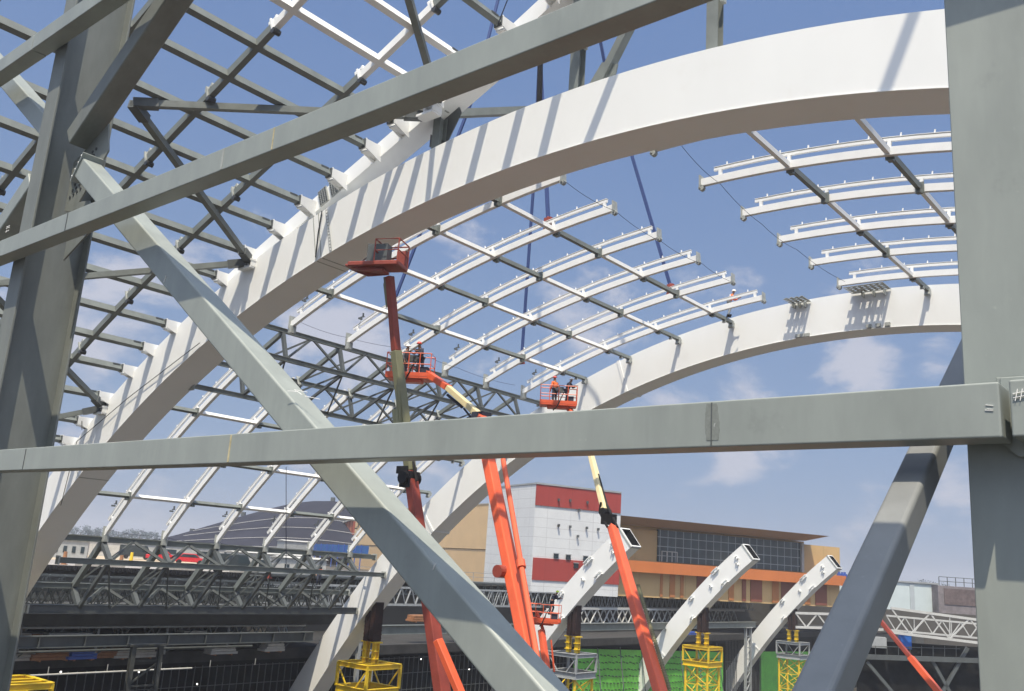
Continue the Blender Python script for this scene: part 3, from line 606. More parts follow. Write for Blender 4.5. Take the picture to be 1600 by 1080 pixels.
# big gusset on the column with bolt holes
mb=MB()
g0=[(17.3,6.0),(16.9,5.9),(15.9,6.9),(16.1,7.5),(17.3,7.0)]
mb.prism([W(u,6.9,z) for u,z in g0],V*.03)
gp=mb.build('gusset',M['fgc'],cl,.004,1)
mb=MB()
for i in range(4):
    for j in range(7):
        u=17.15-.13*i-.06*j; z=6.25+.12*j+.03*i; mb.tube([W(u,6.885,z),W(u,6.9,z)],.03,8)
mb.build('bolt_hole',M['bolt'],cl)
mb=MB(); c=W(17.1,6.9,5.1)
mb.prism([W(16.95,6.9,4.95),W(16.95,6.9,6.1),W(16.3,6.9,6.0),W(15.85,6.9,5.45)],V*.03); mb.build('lower_gusset',M['fgc'],cl,.004,1)
# dark box brace coming towards the camera on the right
def pu(x,y,u): return uvz(PU(x,y,u))
ur_=1.72; k0=uvz(PU(1465,700,ur_)); k1=uvz(PU(1300,1080,ur_)); sl_=(k0[2]-k1[2])/(k0[1]-k1[1])
q0=Vec(W(ur_,k0[1]+2.4,k0[2]+sl_*2.4)); q1=Vec(W(ur_,k1[1]-1.2,k1[2]-sl_*1.2)); hh=.2; ln=math.hypot(1,sl_); dn=(V*(-sl_)+Z)/ln
t=thing('diagonal_brace','shiny grey box brace slanting down left beside the right column','brace',q0,'grey box braces of the near frame')
mb=MB(); mb.bar(q0+U*.1-dn*hh/2,q1+U*.1-dn*hh/2,.2,hh,up=dn); mb.build('box_section',M['fg2'],t,.03,4)

t=thing('shade_beam','unseen grey box beam overhead, added to shade the slanting brace','beam',W(.6,-4,5),'grey box beams of the near frame')  # added beam out of view; its shadow darkens the lower slanting brace
mb=MB(); mb.bar(W(.58,-6,5.0),W(.58,3.9,5.0),.5,.34); mb.build('box_section',M['fg'],t,.01,2)
# ================================================================ JACKING TOWERS
def tower(i,lab,top,leg):
    v=D[i]+.75; u=57.5; t=thing('jacking_tower',lab,'support tower',W(u,v,ZP),'jacking towers under the arch feet')
    for s in ((-.32,.32) if i>1 else ()):
        mb=MB(); a,b=u+s-.24,u+s+.24
        za,zb=poly(B2 if i>1 else B1,a)-.02,poly(B2 if i>1 else B1,b)-.02; zl=-6.7
        mb.hexa([W(a,v-.45,zl),W(b,v-.45,zl),W(b,v+.45,zl),W(a,v+.45,zl),W(a,v-.45,za),W(b,v-.45,zb),W(b,v+.45,zb),W(a,v+.45,za)])
        for k in range(5): mb.box(W(u+s,v,zl+.25+.3*k),U*.27,V*.48,Z*.03)
        mb.build('jack',M['jack'],t)
    for s in ((-.55,.55) if i>1 else ()):
        mb=MB(); mb.ibeam(W(u+s,v,-8.35),W(u+s,v,-6.72),.42,.42,.05,up=V); mb.box(W(u+s,v,-6.75),U*.3,V*.42,Z*.05)
        for z in (-8.0,-7.4): mb.box(W(u+s,v-.1,z),U*.26,V*.26,Z*.03)
        mb.build('jack_stool',M['yellow'],t)
    H_=1.75
    mb=MB()
    for z in (-8.5,-10.4):
        for a in (-1,1):
            mb.ibeam(W(u-H_,v+a*H_,z),W(u+H_,v+a*H_,z),.28,.36 if z>-9 else .62,.04); mb.ibeam(W(u+a*H_,v-H_,z+.003),W(u+a*H_,v+H_,z+.003),.28,.36 if z>-9 else .62,.04)
    for a in (-.55,.55): mb.ibeam(W(u+a,v-H_,-8.52),W(u+a,v+H_,-8.52),.26,.32,.04)
    mb.build('platform_frame',M[top],t)
    for a in (-1,1):
        for b in (-1,1): mb=MB(); mb.bar(W(u+a*H_,v+b*H_,-10.2),W(u+a*H_,v+b*H_,-8.4),.2,.2,up=U); mb.build('upper_post',M[top],t)
    for a in (-1,1):
        mb=MB(); mb.bar(W(u-H_,v+a*H_,-8.6),W(u-H_+1.2,v+a*H_,-10.1),.09,.09,up=V); mb.build('knee_brace',M[top],t); mb=MB(); mb.bar(W(u+H_,v+a*H_,-8.6),W(u+H_-1.2,v+a*H_,-10.1),.09,.09,up=V); mb.build('knee_brace',M[top],t)
    for a in (-1,1):
        for b in (-1,1):
            mb=MB(); mb.tube([W(u+a*H_*.86,v+b*H_*.86,ZP),W(u+a*H_*.86,v+b*H_*.86,-10.7)],.15,10); mb.build('leg',M[leg],t)
    for (p,q) in (((-1,-1),(1,-1)),((1,-1),(1,1)),((1,1),(-1,1)),((-1,1),(-1,-1))):
        for k in range(4):
            z0,z1=-10.8-k*2.1,-12.8-k*2.1
            mb=MB(); mb.tube([W(u+p[0]*1.5,v+p[1]*1.5,z0),W(u+q[0]*1.5,v+q[1]*1.5,z1)],.06,6); mb.tube([W(u+q[0]*1.5,v+q[1]*1.5,z0+.002),W(u+p[0]*1.5,v+p[1]*1.5,z1)],.06,6)
            mb.bar(W(u+p[0]*1.5,v+p[1]*1.5,z1),W(u+q[0]*1.5,v+q[1]*1.5,z1),.09,.09); mb.build('cross_brace',M[leg],t)
M['towergrey']=mat('grey_tower_paint',(.32,.34,.35),.5,.1,2)
tower(1,'yellow platform corner at the bottom left, behind the tall column','yellow','yellow')
tower(2,'yellow jacking tower under the second arch, left of the red lift boom','yellow','yellow')
tower(3,'grey topped jacking tower under the arch stub beside the orange lift basket','towergrey','yellow')
tower(4,'all yellow jacking tower right of the centre orange boom','yellow','yellow')
tower(5,'grey topped jacking tower on yellow legs, rightmost','towergrey','yellow')
# ================================================================ DECKS, WALLS AT THE PIT EDGE
M['dconc']=mat('dark_slab_concrete',(.05,.05,.05),.9,.2,.8,dirtamt=.6,dirt=(.02,.02,.02),dscale=.5)  # very dark concrete with random darker blotches
mb=MB()
mb.box(W(70.2,22,-5.45),U*7.7,V*32,Z*.4); tag(mb.build('floor_slab',M['dark']),'dark floor slab under the lower lattice truss at left','floor slab')
mb=MB(); mb.box(W(71.5,80,-8.4),U*6.3,V*112,Z*.42); tag(mb.build('floor_slab',M['dconc']),'long concrete slab running above the green wall','floor slab')
t=thing('edge_beam','long riveted grey steel edge beam striped by shadows at the lower left','beam',W(61.8,10,-6.7))
mb=MB(); mb.ibeam(W(61.8,-6,-6.72),W(61.8,50,-6.72),.5,.75,.05)
for k in range(19): mb.box(W(61.67,-5+k*3,-6.72),U*.11,V*.03,Z*.32)
mb.build('beam',M['dgrey'],t)
t=thing('edge_beam','grey steel edge beam running right behind the jacking towers','beam',W(62.5,54,-6.4))
mb=MB(); mb.ibeam(W(62.5,54.5,-6.35),W(62.5,134,-6.35),.5,.8,.05); mb.build('beam',M['grey'],t)
# wall with vertical bars under the slab
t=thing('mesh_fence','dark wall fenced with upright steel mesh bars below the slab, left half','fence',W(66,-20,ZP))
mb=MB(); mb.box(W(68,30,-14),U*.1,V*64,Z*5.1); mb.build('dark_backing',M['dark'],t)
mb=MB()
for k in range(140): mb.bar(W(66,0+k*.66,ZP),W(66,0+k*.66,-9.2),.06,.06,up=U)
for z in (-9.3,-10.7,-12.2,-13.6): mb.bar(W(65.94,-5,z),W(65.94,93,z),.05,.05)
mb.build('mesh_bars',M['bars'],t)
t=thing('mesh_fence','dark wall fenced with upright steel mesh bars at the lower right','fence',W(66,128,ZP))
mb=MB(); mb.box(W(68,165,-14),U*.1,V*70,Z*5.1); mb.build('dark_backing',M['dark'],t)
mb=MB()
for k in range(25): mb.bar(W(66,131.5+k*.5,ZP),W(66,131.5+k*.5,-9.0),.06,.06,up=U)
mb.bar(W(65.94,131.2,-12),W(65.94,144,-12),.05,.05); mb.build('mesh_bars',M['bars'],t)
mb=MB()
for k in range(110): mb.bar(W(66,166.5+k*.6,ZP),W(66,166.5+k*.6,-9.0),.07,.07,up=U)
mb.bar(W(65.94,166,-12),W(65.94,232,-12),.05,.05); mb.build('mesh_bars',M['bars'],t)
# green formwork wall
t=thing('green_wall','bright green formwork wall dotted with dark tie holes behind the towers','wall',W(66,66,ZP))
for a,b,za,zb_ in ((93,131,-9.2,-10.6),(144,166,-10.9,-11.5)):
    mb=MB(); mb.prism([W(66.2,a,ZP),W(66.2,b,ZP),W(66.2,b,zb_),W(66.2,a,za)],U*.2); mb.build('panel',M['green'],t)
mb=MB()
for i in range(46):
    for j in range(9):
        p=W(66.12,93.6+i*.8+(j%2)*.35,-9.9-i*.035-j*.8+random.uniform(-.08,.08)); mb.box(p,V*.16,U*.04,Z*.05); mb.bar(p,p-U*.22-Z*.1,.05,.05)
mb.build('tie_bolt',M['bolt'],t)
# props standing in front of the green wall, which shade it
for k,v in enumerate((95,100,105,110,115,120,126)):
    t=thing('raking_prop','thin grey raking prop leaning on the green wall, %s from the left'%ORD[k],'prop',W(62.6,v,ZP),'raking props on the green wall')
    mb=MB(); mb.tube([W(62.6,v,ZP),W(66,v+2.4,-9.2)],.07,6); mb.build('shaft',M['dgrey'],t); mb=MB(); mb.box(W(62.6,v,ZP+.05),U*.25,V*.25,Z*.05); mb.build('foot',M['dgrey'],t)
M['vdark2']=mat('dull_leg_steel',(.06,.065,.06),.8,.3,1.5)
# steel columns under the deck
def deckcol(u,v,lab,wd,zt=-7.0,m='dgrey'):
    t=thing('deck_column',lab,'column',W(u,v,ZP),'lattice legs under the deck')
    for a in (-1,1):
        mb=MB(); mb.ibeam(W(u,v+a*wd,ZP),W(u,v+a*wd,zt),.32,.32,.04,up=U); mb.build('leg',M[m],t)
    mb=MB()
    for k in range(8): mb.bar(W(u,v-wd,ZP+.3+k*1.6),W(u,v+wd,ZP+1.7+k*1.6),.12,.12); mb.bar(W(u,v-wd,ZP+1.8+k*1.6),W(u,v+wd,ZP+1.8+k*1.6),.1,.12)
    mb.build('lacing',M[m],t)
    mb=MB(); mb.box(W(u,v,zt+.05),U*.3,V*(wd+.3),Z*.07); mb.build('head_plate',M[m],t)
deckcol(60.8,35.0,'dark lattice leg under the edge beam at the lower left',1.0,-7.0,'vdark2')
deckcol(62.5,56.5,'pale grey lattice leg just right of the left yellow tower',.8,-6.8,'towergrey')
deckcol(62.5,75.5,'dark lattice leg half hidden by the crossing orange booms',.8,-6.8)
deckcol(62.5,131.5,'lattice leg beside the big slanting brace at the lower right',.8,-6.8,'towergrey')
# edge of the terrain: black roll of mesh and low kerb
mb=MB()
for k in range(150): mb.box(W(77.7,20+k*.42,-2.62),U*.2,V*.13,Z*.2)
mb.bar(W(77.9,19,-2.78),W(77.9,83,-2.78),.5,.12); tag(mb.build('deck_edge_ribs',M['black'],recalc=True),'row of black upright stubs along the deck edge behind the lower truss','edging')
# lower-level roof trusses seen beyond the towers
def flat_truss(lab,u,va,vb,zt,zb,bay,m,w=.16,depth=1.6):
    t=thing('roof_truss',lab,'truss',W(u,va,zb),'flat roof trusses of the lower building')
    for du in (0,depth):
        for z in (zt,zb): mb=MB(); mb.bar(W(u+du,va,z),W(u+du,vb,z),w*1.2,w*1.3); mb.build('chord',M[m],t)
    n=int((vb-va)/bay)
    for du in (0,depth):
        mb=MB()
        for k in range(n):
            v=va+k*bay; mb.bar(W(u+du,v,zb),W(u+du,v+bay/2,zt),w*.7,w*.7,up=U); mb.bar(W(u+du,v+bay/2,zt),W(u+du,v+bay,zb),w*.7,w*.7,up=U)
        mb.build('web_lacing',M[m],t)
    mb=MB()
    for k in range(n): v=va+k*bay; mb.bar(W(u,v,zt),W(u+depth,v+bay/2,zt),w*.6,w*.6)
    mb.build('cross_lacing',M[m],t)
M['vdark']=mat('darkest_steel',(.04,.045,.045),.7,.2,2)  # very dark steel for the lower left trusses
M['wsteel']=mat('dusty_white_truss',(.5,.51,.5),.5,.06,1.5,dirtamt=.25,dirt=(.4,.4,.38))
flat_truss('long dense dark lattice truss beyond the arch stubs, nearest of the dark ones',74,54,158,-3.2,-5.0,1.5,'towergrey',.11)
flat_truss('long dense dark lattice truss set behind and above the nearest dark one',77.2,54,160,-2.6,-4.0,1.3,'grey',.1,1.2)
flat_truss('pale lattice truss hanging below the dark trusses behind the stubs',72,98,150,-5.0,-7.0,3.1,'wsteel',.2,1.0)
flat_truss('pale cluttered lattice truss low behind the foot of the second arch',70,20,56,-5.0,-7.4,2.6,'wsteel',.16,1.2)
flat_truss('dark lattice truss between the foot trusses and the deck edge at left',67,24,60,-3.3,-4.9,1.4,'vdark',.1,2.0)
flat_truss('darkest lattice truss just above the dark slab at left',69,20,56,-3.9,-5.0,1.1,'vdark',.12,1.5)
flat_truss('small grey lattice truss right behind the lower left truss',71,24,58,-3.0,-4.6,1.2,'dgrey',.08,2.0)
# walkway slab and rails on the far trusses
mb=MB(); mb.box(W(78.3,108,-2.45),U*1.6,V*52,Z*.1)
tag(mb.build('walkway',M['dgrey']),'thin dark walkway deck on top of the far trusses','walkway')
mb=MB()
for k in range(27): mb.bar(W(77,58+k*4,-2.3),W(77,58+k*4,-1.2),.05,.05,up=U)
for z in (-1.25,-1.75): mb.bar(W(77,58,z),W(77,162,z),.05,.05)
tag(mb.build('guard_rail',M['towergrey']),'thin guard rail along the far walkway under the mall','railing')
# two big pale trusses at the right
def facade(x,y,d,az):
    o=PY(x,y,d); a=Vec((math.sin(az),math.cos(az),0)); n=Vec((a.y,-a.x,0)); 
    if n.dot(o)>0: n=-n
    return o,a,n
def fp(F,x,y,out=0):
    o,a,n=F; t=ray(x,y); k=(o+n*out).dot(n)/t.dot(n); return t*k
def vtruss(lab,F,xt,bays,m='wsteel',w=.22):
    """xt: (x0,ytop0,ybot0,x1,ytop1,ybot1) in the facade plane"""
    x0,a0,b0,x1,a1_,b1_=xt; t=thing('roof_truss',lab,'truss',fp(F,x0,b0))
    A,B=fp(F,x0,a0),fp(F,x1,a1_); C,Dd=fp(F,x0,b0),fp(F,x1,b1_)
    for nm,p,q in (('top_chord',A,B),('bottom_chord',C,Dd)): mb=MB(); mb.bar(p,q,w*1.3,w*1.5); mb.build(nm,M[m],t)
    for k in range(bays):
        s,e=k/bays,(k+1)/bays; mid=(s+e)/2
        for p,q in ((A.lerp(B,s),C.lerp(Dd,mid)),(C.lerp(Dd,mid),A.lerp(B,e))): mb=MB(); mb.bar(p,q,w*.8,w*.8); mb.build('diagonal',M[m],t)
        mb=MB(); mb.bar(A.lerp(B,mid),C.lerp(Dd,mid),w*.6,w*.6); 
        if k%2: mb.build('vertical',M[m],t)
FR=facade(1450,960,92,math.radians(96))
vtruss('big pale open truss left of the right column, in front of the dark hall',FR,(1392,950,988,1640,984,1018),4,w=.16)
FR2=facade(1450,965,97,math.radians(96))
vtruss('shorter pale truss right behind the big pale open one',FR2,(1385,962,984,1560,978,1000),6,w=.12)
FR3=facade(1300,965,99,math.radians(93))
vtruss('pale truss between the last arch stub and the slanting brace',FR3,(1243,958,980,1380,962,984),4,w=.16)
# dark hall below them
t=thing('dark_hall','dark open hall structure at the lower right behind the thin red boom','building',fp(FR,1400,1080,-2))
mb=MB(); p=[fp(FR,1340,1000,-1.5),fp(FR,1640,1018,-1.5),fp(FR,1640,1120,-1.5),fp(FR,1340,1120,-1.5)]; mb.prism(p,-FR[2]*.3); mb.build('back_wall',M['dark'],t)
mb=MB(); mb.bar(fp(FR,1340,1026,-.6),fp(FR,1640,1036,-.6),.3,.45); mb.build('edge_beam',M['dgrey'],t)
for a,b in (((1355,1035),(1410,1100)),((1512,1012),(1462,1100)),((1455,1030),(1500,1110))): mb=MB(); mb.bar(fp(FR,*a,-.8),fp(FR,*b,-.8),.3,.3); mb.build('raking_member',M['dgrey'],t)
mb=MB(); mb.bar(fp(FR,1340,1009,-.4),fp(FR,1500,1014,-.4),.06,.06)
for k in range(9): mb.bar(fp(FR,1350+k*18,1009,-.4),fp(FR,1350+k*18,1026,-.4),.05,.05)
mb.build('railing',M['dgrey'],t)
mb=MB(); c=fp(FR,1414,1003,-.9); mb.box(c,FR[1]*.5,FR[2]*.4,Z*.65); mb.box(c+Z*.7,FR[1]*.54,FR[2]*.44,Z*.05); tag(mb.build('portable_cabin',mat('cabin_blue',(.02,.13,.5),.5,.05,2)),'small bright blue cabin under the big pale truss at right','cabin')
mb=MB(); c=fp(FR,1372,1004,-.9); mb.box(c,FR[1]*.7,FR[2]*.4,Z*.5); mb.bar(c+Z*.52-FR[1]*.7,c+Z*.52+FR[1]*.7,.1,.06); tag(mb.build('equipment_box',M['towergrey']),'dented grey equipment box left of the small blue cabin','box')
for k,(z,r,m_,d) in enumerate(((-5.95,.07,'wsteel','upper'),(-7.45,.09,'dgrey','lower'),(-8.9,.06,'wsteel','lowest'))):
    t=thing('pipe_run','long thin pipe run under the dark slab at the lower left, %s of three'%d,'pipe',W(62.9,8,z)); mb=MB(); mb.tube([W(62.9,8,z),W(62.9,50-k*5,z)],r,8); mb.build('pipe',M[m_],t)
    mb=MB()
    for q in range(10): mb.bar(W(62.9,9.5+q*4,z+.02),W(62.9,9.5+q*4,z+.5),.04,.04,up=U)
    mb.build('hanger',M[m_],t)
for k in range(8):
    v=12+k*5.2; t=thing('slab_prop','thin steel prop between the two slabs at the lower left, %s from the left'%ORD[k],'prop',W(63.6,v,-7.95),'props between the slabs'); mb=MB(); mb.tube([W(63.6,v,-7.95),W(63.6,v,-5.88)],.09,8); mb.build('shaft',M['towergrey'],t); mb=MB(); mb.box(W(63.6,v,-5.9),U*.2,V*.2,Z*.03); mb.build('head_plate',M['towergrey'],t)
    mb=MB(); mb.tube([W(63.6,v,-7.9),W(63.6,v+2.4,-6.0)],.045,6); mb.build('brace',M['dgrey'],t)
# ================================================================ CLUTTER ON THE LOWER SLAB
M['cwhite']=mat('clutter_white',(.45,.45,.43),.7,.1,2); M['cbrown']=mat('clutter_brown',(.32,.15,.07),.8,.15,3); M['cblue']=mat('clutter_blue',(.04,.1,.4),.6,.1,3)
cl_=[('cwhite',(40,994),'stack of pale boards at the far left under the dark slab'),('cbrown',(68,995),'brown timber stack left under the dark slab'),('cwhite',(105,994),'long pale sheet pile right of the brown timber'),('cwhite',(38,1023),'pale crate on the lower slab, leftmost'),('cbrown',(80,1022),'reddish crate on the lower slab near the left edge'),('cblue',(126,1021),'blue barrel bundle on the lower slab'),('cbrown',(168,1019),'orange brown tarpaulin bundle on the lower slab'),('cwhite',(210,1019),'pale pipe bundle right of the orange brown bundle'),('cwhite',(345,1014),'long pale crate on the lower slab left of the arch foot'),('cwhite',(425,1010),'pale crate close to the second arch foot'),('cwhite',(300,990),'grey white sheet stack beneath the dark slab, centre'),('cwhite',(720,972),'pale sheet stack between the red boom and the diagonal brace'),('cbrown',(655,965),'red brown skip behind the red boom'),('cwhite',(985,1000),'pale pipe rack left of the orange boom'),('cblue',(1080,990),'blue drum stack behind the fourth arch foot')]
for m_,(x,y),lab in cl_:
    u_=63.6 if x<500 else 66
    z=-6.9 if y<1001 and x<500 else -7.55
    p=PU(x,y,u_+random.uniform(0,1.5)); uu_,vv_,z_=uvz(p)
    t=thing('material_stack',lab,'material stack',W(uu_,vv_,z_-.3))
    l=random.uniform(.9,2.0)
    for k in range(3): mb=MB(); mb.box(W(uu_,vv_+random.uniform(-.1,.1),z_-.25+.2*k),U*.5,V*l*(1-.1*k),Z*.085); mb.build('layer',M[m_],t)
    mb=MB(); 
    for s in (-.6,.6): mb.box(W(uu_,vv_+s*l,z_-.38),U*.5,V*.06,Z*.05)
    mb.build('batten',M['cbrown'],t)
for k,(x,y) in enumerate(((95,1050),(217,1050),(308,1069),(658,1030),(733,1046),(1510,1054))):
    p=PU(x,y,65.7); mb=MB(); mb.ell(p,.06,.06,.06); m_=M.setdefault('lamp',None) or mat('work_lamp',(.9,.9,.85),.5)
    M['lamp']=m_; b=m_.node_tree.nodes['Principled BSDF']; b.inputs['Emission Color'].default_value=(1,.97,.9,1); b.inputs['Emission Strength'].default_value=3
    t=thing('work_lamp','small lit white work lamp on the dark wall, %s from the left'%ORD[k],'lamp',p,'work lamps on the dark wall'); mb.build('bulb',m_,t); mb=MB(); mb.box(p+Z*.13,U*.06,V*.06,Z*.05); mb.build('holder',M['black'],t)
# ================================================================ BUILDINGS
AZB=math.radians(63.0)
FW=facade(971,770,128,AZB); ax=FW[1]; nw=FW[2]
mw=panel('white_cladding',(.64,.66,.67),(.46,.47,.48),3.6,1.25,tuple(ax),.5,.06); mwl=panel('white_cladding_side',(.64,.66,.67),(.48,.49,.5),3.6,1.25,tuple(nw),.5,.06)
mr=panel('red_cladding',(.33,.045,.035),(.24,.035,.03),3.6,0,tuple(ax),.5,.05)
t=thing('white_red_building','tall white panelled block with two red bands behind the orange booms','building',fp(FW,905,930))
def fbox(mb,F,x0,y0,x1,y1,out,th):
    """panel on a facade from four sight lines: (x0,y0) upper left, (x1,y1) upper right and lower z from the ends"""
    pass
def zat(F,x,y,o=0): return fp(F,x,y,o).z
def rect(F,xa,xb,z0,z1,o=0,th=.3):
    A=fp(F,xa,850,o); B=fp(F,xb,850,o); mb=MB(); A=Vec((A.x,A.y,0)); B=Vec((B.x,B.y,0))
    mb.prism([A+Z*z0,B+Z*z0,B+Z*z1,A+Z*z1],-F[2]*th); return mb
def xcorr(F,x,y,o=0):   # sight column expressed at y=850
    p=fp(F,x,y,o); w_=Vec((p.x,p.y,0)); 
    # project same ground position at picture row 850
    best=None
    for it in range(30):
        pass
    return p
def span(F,pa,pb,z0,z1,o=0,th=.3):
    A=fp(F,*pa,o); B=fp(F,*pb,o); A=Vec((A.x,A.y,0)); B=Vec((B.x,B.y,0)); mb=MB(); mb.prism([A+Z*z0,B+Z*z0,B+Z*z1,A+Z*z1],-F[2]*th); return mb
zt=zat(FW,971,770); zr1=zat(FW,905,796); zr2t=zat(FW,833,871); zb=ZT-.5
L_,R_=(839,757),(971,770)
span(FW,L_,R_,zb,zt-.15,0,14).build('block',mw,t)
span(FW,L_,R_,zr1,zt-.12,.12,.2).build('upper_red_band',mr,t)
span(FW,(833,880),(968,890),zb+1.6,zr2t,.12,.2).build('lower_red_band',mr,t)
span(FW,L_,R_,zt-.12,zt+.1,.2,14.4).build('parapet_cap',M['towergrey'],t)
# side wing of the white block running back to the left
FS=facade(839,757,0,0) if False else (fp(FW,839,757),Vec((math.sin(AZB-math.pi/2),math.cos(AZB-math.pi/2),0)),None)
axs=FS[1]; ns_=Vec((axs.y,-axs.x,0)); 
if ns_.dot(FS[0])>0: ns_=-ns_
FS=(FS[0],axs,ns_)
mb=span(FS,(838,757),(769,763),zb,zt-.16,.03,3); mb.build('side_wing',mwl,t)
# windows and lights
def win(F,x,y,wd,hh,mat_,par,nm='window',o=.2):
    p=fp(F,x,y,o); mb=MB(); mb.box(p,F[1]*wd,F[2]*.06,Z*hh); w_=mb.build(nm,M[mat_],par)
    mb=MB(); mb.box(p+Z*(hh+.05)+F[2]*.03,F[1]*(wd+.06),F[2]*.1,Z*.05); mb.build('hood',M['towergrey'],w_); return w_
M['glass']=mat('dark_glass',(.03,.045,.055),.12,.1,1)
for x,y in ((869,869),(888,871),(915,873),(900,884)): win(FW,x,y,.34,.3,'glass',t)
for x,y in ((873,781),(891,782),(918,785),(905,797),(873,821),(891,823),(917,825),(935,827),(903,838),(873,821)):
    p=fp(FW,x,y,.25); mb=MB(); mb.box(p,ax*.11,nw*.16,Z*.16); mb.bar(p,p-Z*.35,.05,.05); mb.build('wall_light',M['dgrey'],t)
# cream wall at left of it
t=thing('cream_hall','cream clad warehouse wall left of the white panelled block','building',fp(FS,700,930,-2))
mcw=panel('cream_cladding',(.62,.445,.25),(.5,.36,.2),0,0,tuple(axs),.6); 
FC=(FS[0]-ns_*3.0+axs*3.0,axs,ns_)
zc=zat(FC,740,789); zj=zat(FC,695,856)
span(FC,(800,790),(556,812),zj,zc,0,10).build('upper_wall',mcw,t)
span(FC,(800,790),(552,815),zb,zj-.08,-.1,9.5).build('lower_wall',panel('cream_ribbed',(.60,.43,.245),(.5,.36,.2),.9,0,tuple(axs),.6,.05),t)
span(FC,(800,790),(552,812),zc,zc+.15,.08,10.2).build('roof_edge',M['cwhite'],t)
# red ribbed shed and blue hoarding left of it
t=thing('red_shed','rust red ribbed shed with a sloping eave below the dark hangar roof','building',fp(FC,520,900,-3))
FD=(FC[0]-ns_*4,axs,ns_)
mrs=panel('red_ribbed',(.30,.075,.04),(.50,.2,.10),2.3,0,tuple(axs),.6,.7)
A=fp(FD,553,811); B=fp(FD,498,832); mb=MB(); mb.prism([Vec((A.x,A.y,zb)),Vec((B.x,B.y,zb)),B,A],-ns_*12); mb.build('wall',mrs,t)
mb=MB(); mb.bar(A+ns_*.2,B+ns_*.2,.4,.25); mb.build('eave',M['cwhite'],t)
t=thing('blue_hoarding','bright blue hoarding at the foot of the rust red shed','hoarding',fp(FC,520,870,6))
span((FC[0],axs,ns_),(575,853),(488,852),zat(FC,520,863,6),zat(FC,520,851,6),6,.2).build('panel',mat('blue_hoarding',(.02,.11,.35),.5,.06,1),t)
mb=MB()
for k in range(9):
    p=fp(FC,492+k*9,862,6.15); mb.bar(Vec((p.x,p.y,zb)),Vec((p.x,p.y,zat(FC,520,851,6)+.1)),.15,.15,up=axs)
mb.build('hoarding_post',M['cblue'],t)
# yellow mall with the glazed upper floor
FY=facade(971,808,134,AZB)
my=panel('ochre_cladding',(.55,.375,.17),(.38,.25,.10),4.2,0,tuple(ax),.6,.07); mo=panel('orange_band',(.55,.17,.045),(.42,.13,.04),3.4,0,tuple(ax),.5,.05)
t=thing('yellow_mall','ochre shopping mall with long glazed floor, orange band and thin flat roof','building',fp(FY,1150,930))
zr=zat(FY,971,808); zr0=zat(FY,1028,824); zo1=zat(FY,990,876); zo0=zat(FY,990,893.5)
span(FY,(950,830),(1312,860),zo1-.1,zat(FY,1300,854),-1.2,18).build('upper_wall',my,t)
span(FY,(950,810),(1256,830),zat(FY,1300,854)-.05,zr0,-1.5,17).build('roof_storey',my,t)
# sloping-ended thin roof
p0=fp(FY,955,806,3.2); p1=fp(FY,1296,843,3.2); mb=MB(); zz1=zr0; p0=Vec((p0.x,p0.y,zr)); p1=Vec((p1.x,p1.y,zr))
mb.hexa([p0,p1,p1-nw*24,p0-nw*24]+[p0-nw*2.2-Z*(zr-zz1),p1-nw*2.2-ax*3.0-Z*(zr-zz1),p1-nw*22-ax*3-Z*(zr-zz1),p0-nw*22-Z*(zr-zz1)]); mb.build('roof',mat('roof_fascia',(.34,.22,.13),.6,.06,.5),t)
mg=panel('curtain_glass',(.028,.05,.06),(.34,.37,.38),1.45,1.35,tuple(ax),.12,.10,.3)
zg1=zat(FY,1028,827); zg0=zat(FY,1028,877)
span(FY,(1028,850),(1253,872),zg0,zg1,-1.0,.4).build('glazing',mg,t)
mb=MB(); p=fp(FY,1253,870,-.9); mb.bar(Vec((p.x,p.y,zg0)),Vec((p.x,p.y,zg1)),.5,.5,up=ax); mb.build('glazing_post',M['cwhite'],t)
span(FY,(950,884),(1322,904),zo0,zo1,1.2,4).build('orange_band',mo,t)
span(FY,(950,900),(1312,925),zb,zo0+.05,0,16).build('lower_wall',my,t)
cols=['(.42,.13,.05)']
stripes=[(1034,4,0),(1051,8,0),(1066,5,0),(1097,16,1),(1120,10,0),(1143,8,0),(1163,6,1),(1182,18,1),(1212,10,0),(1232,22,1),(1262,8,0),(1283,18,1)]
ms=[mat('stripe_orange',(.44,.17,.05),.6,.05,1),mat('stripe_brown',(.22,.07,.04),.6,.05,1)]
for x,wd,k in stripes: span(FY,(x-wd/2,910),(x+wd/2,910),zb+.2,zo0-.02,.12,.15).build('wall_stripe',ms[k],t)
mb=MB()
for k in range(4): p=fp(FY,1034+k*8,873,-.5); mb.bar(Vec((p.x,p.y,zg0)),Vec((p.x,p.y,zg0+1.5)),.12,.12,up=ax)
a_,b_=fp(FY,1034,866,-.5),fp(FY,1058,868,-.5); mb.bar(Vec((a_.x,a_.y,zg0+1.5)),Vec((b_.x,b_.y,zg0+1.5)),.12,.12); mb.build('balcony_rail',M['cwhite'],t)
for k,(x,y) in enumerate(((1311,898),(1316,899),(1320,899))):
    p=fp(FY,x,y,-.6); mb=MB(); mb.box(p-Z*.2,ax*.3,nw*.25,Z*.4); mb.tube([p+Z*.2,p+Z*.5],.2,8); mb.build('roof_tank',M['cblue'],t)
for x in (1178,1180): pass
mb=MB(); c=fp(FY,1178,829,-8); c=Vec((c.x,c.y,zr+.2)); mb.box(c,ax*1.5,nw*1,Z*.25); mb.box(c+Z*.3,ax*1.2,nw*.8,Z*.08); mb.build('roof_unit',M['cwhite'],t)
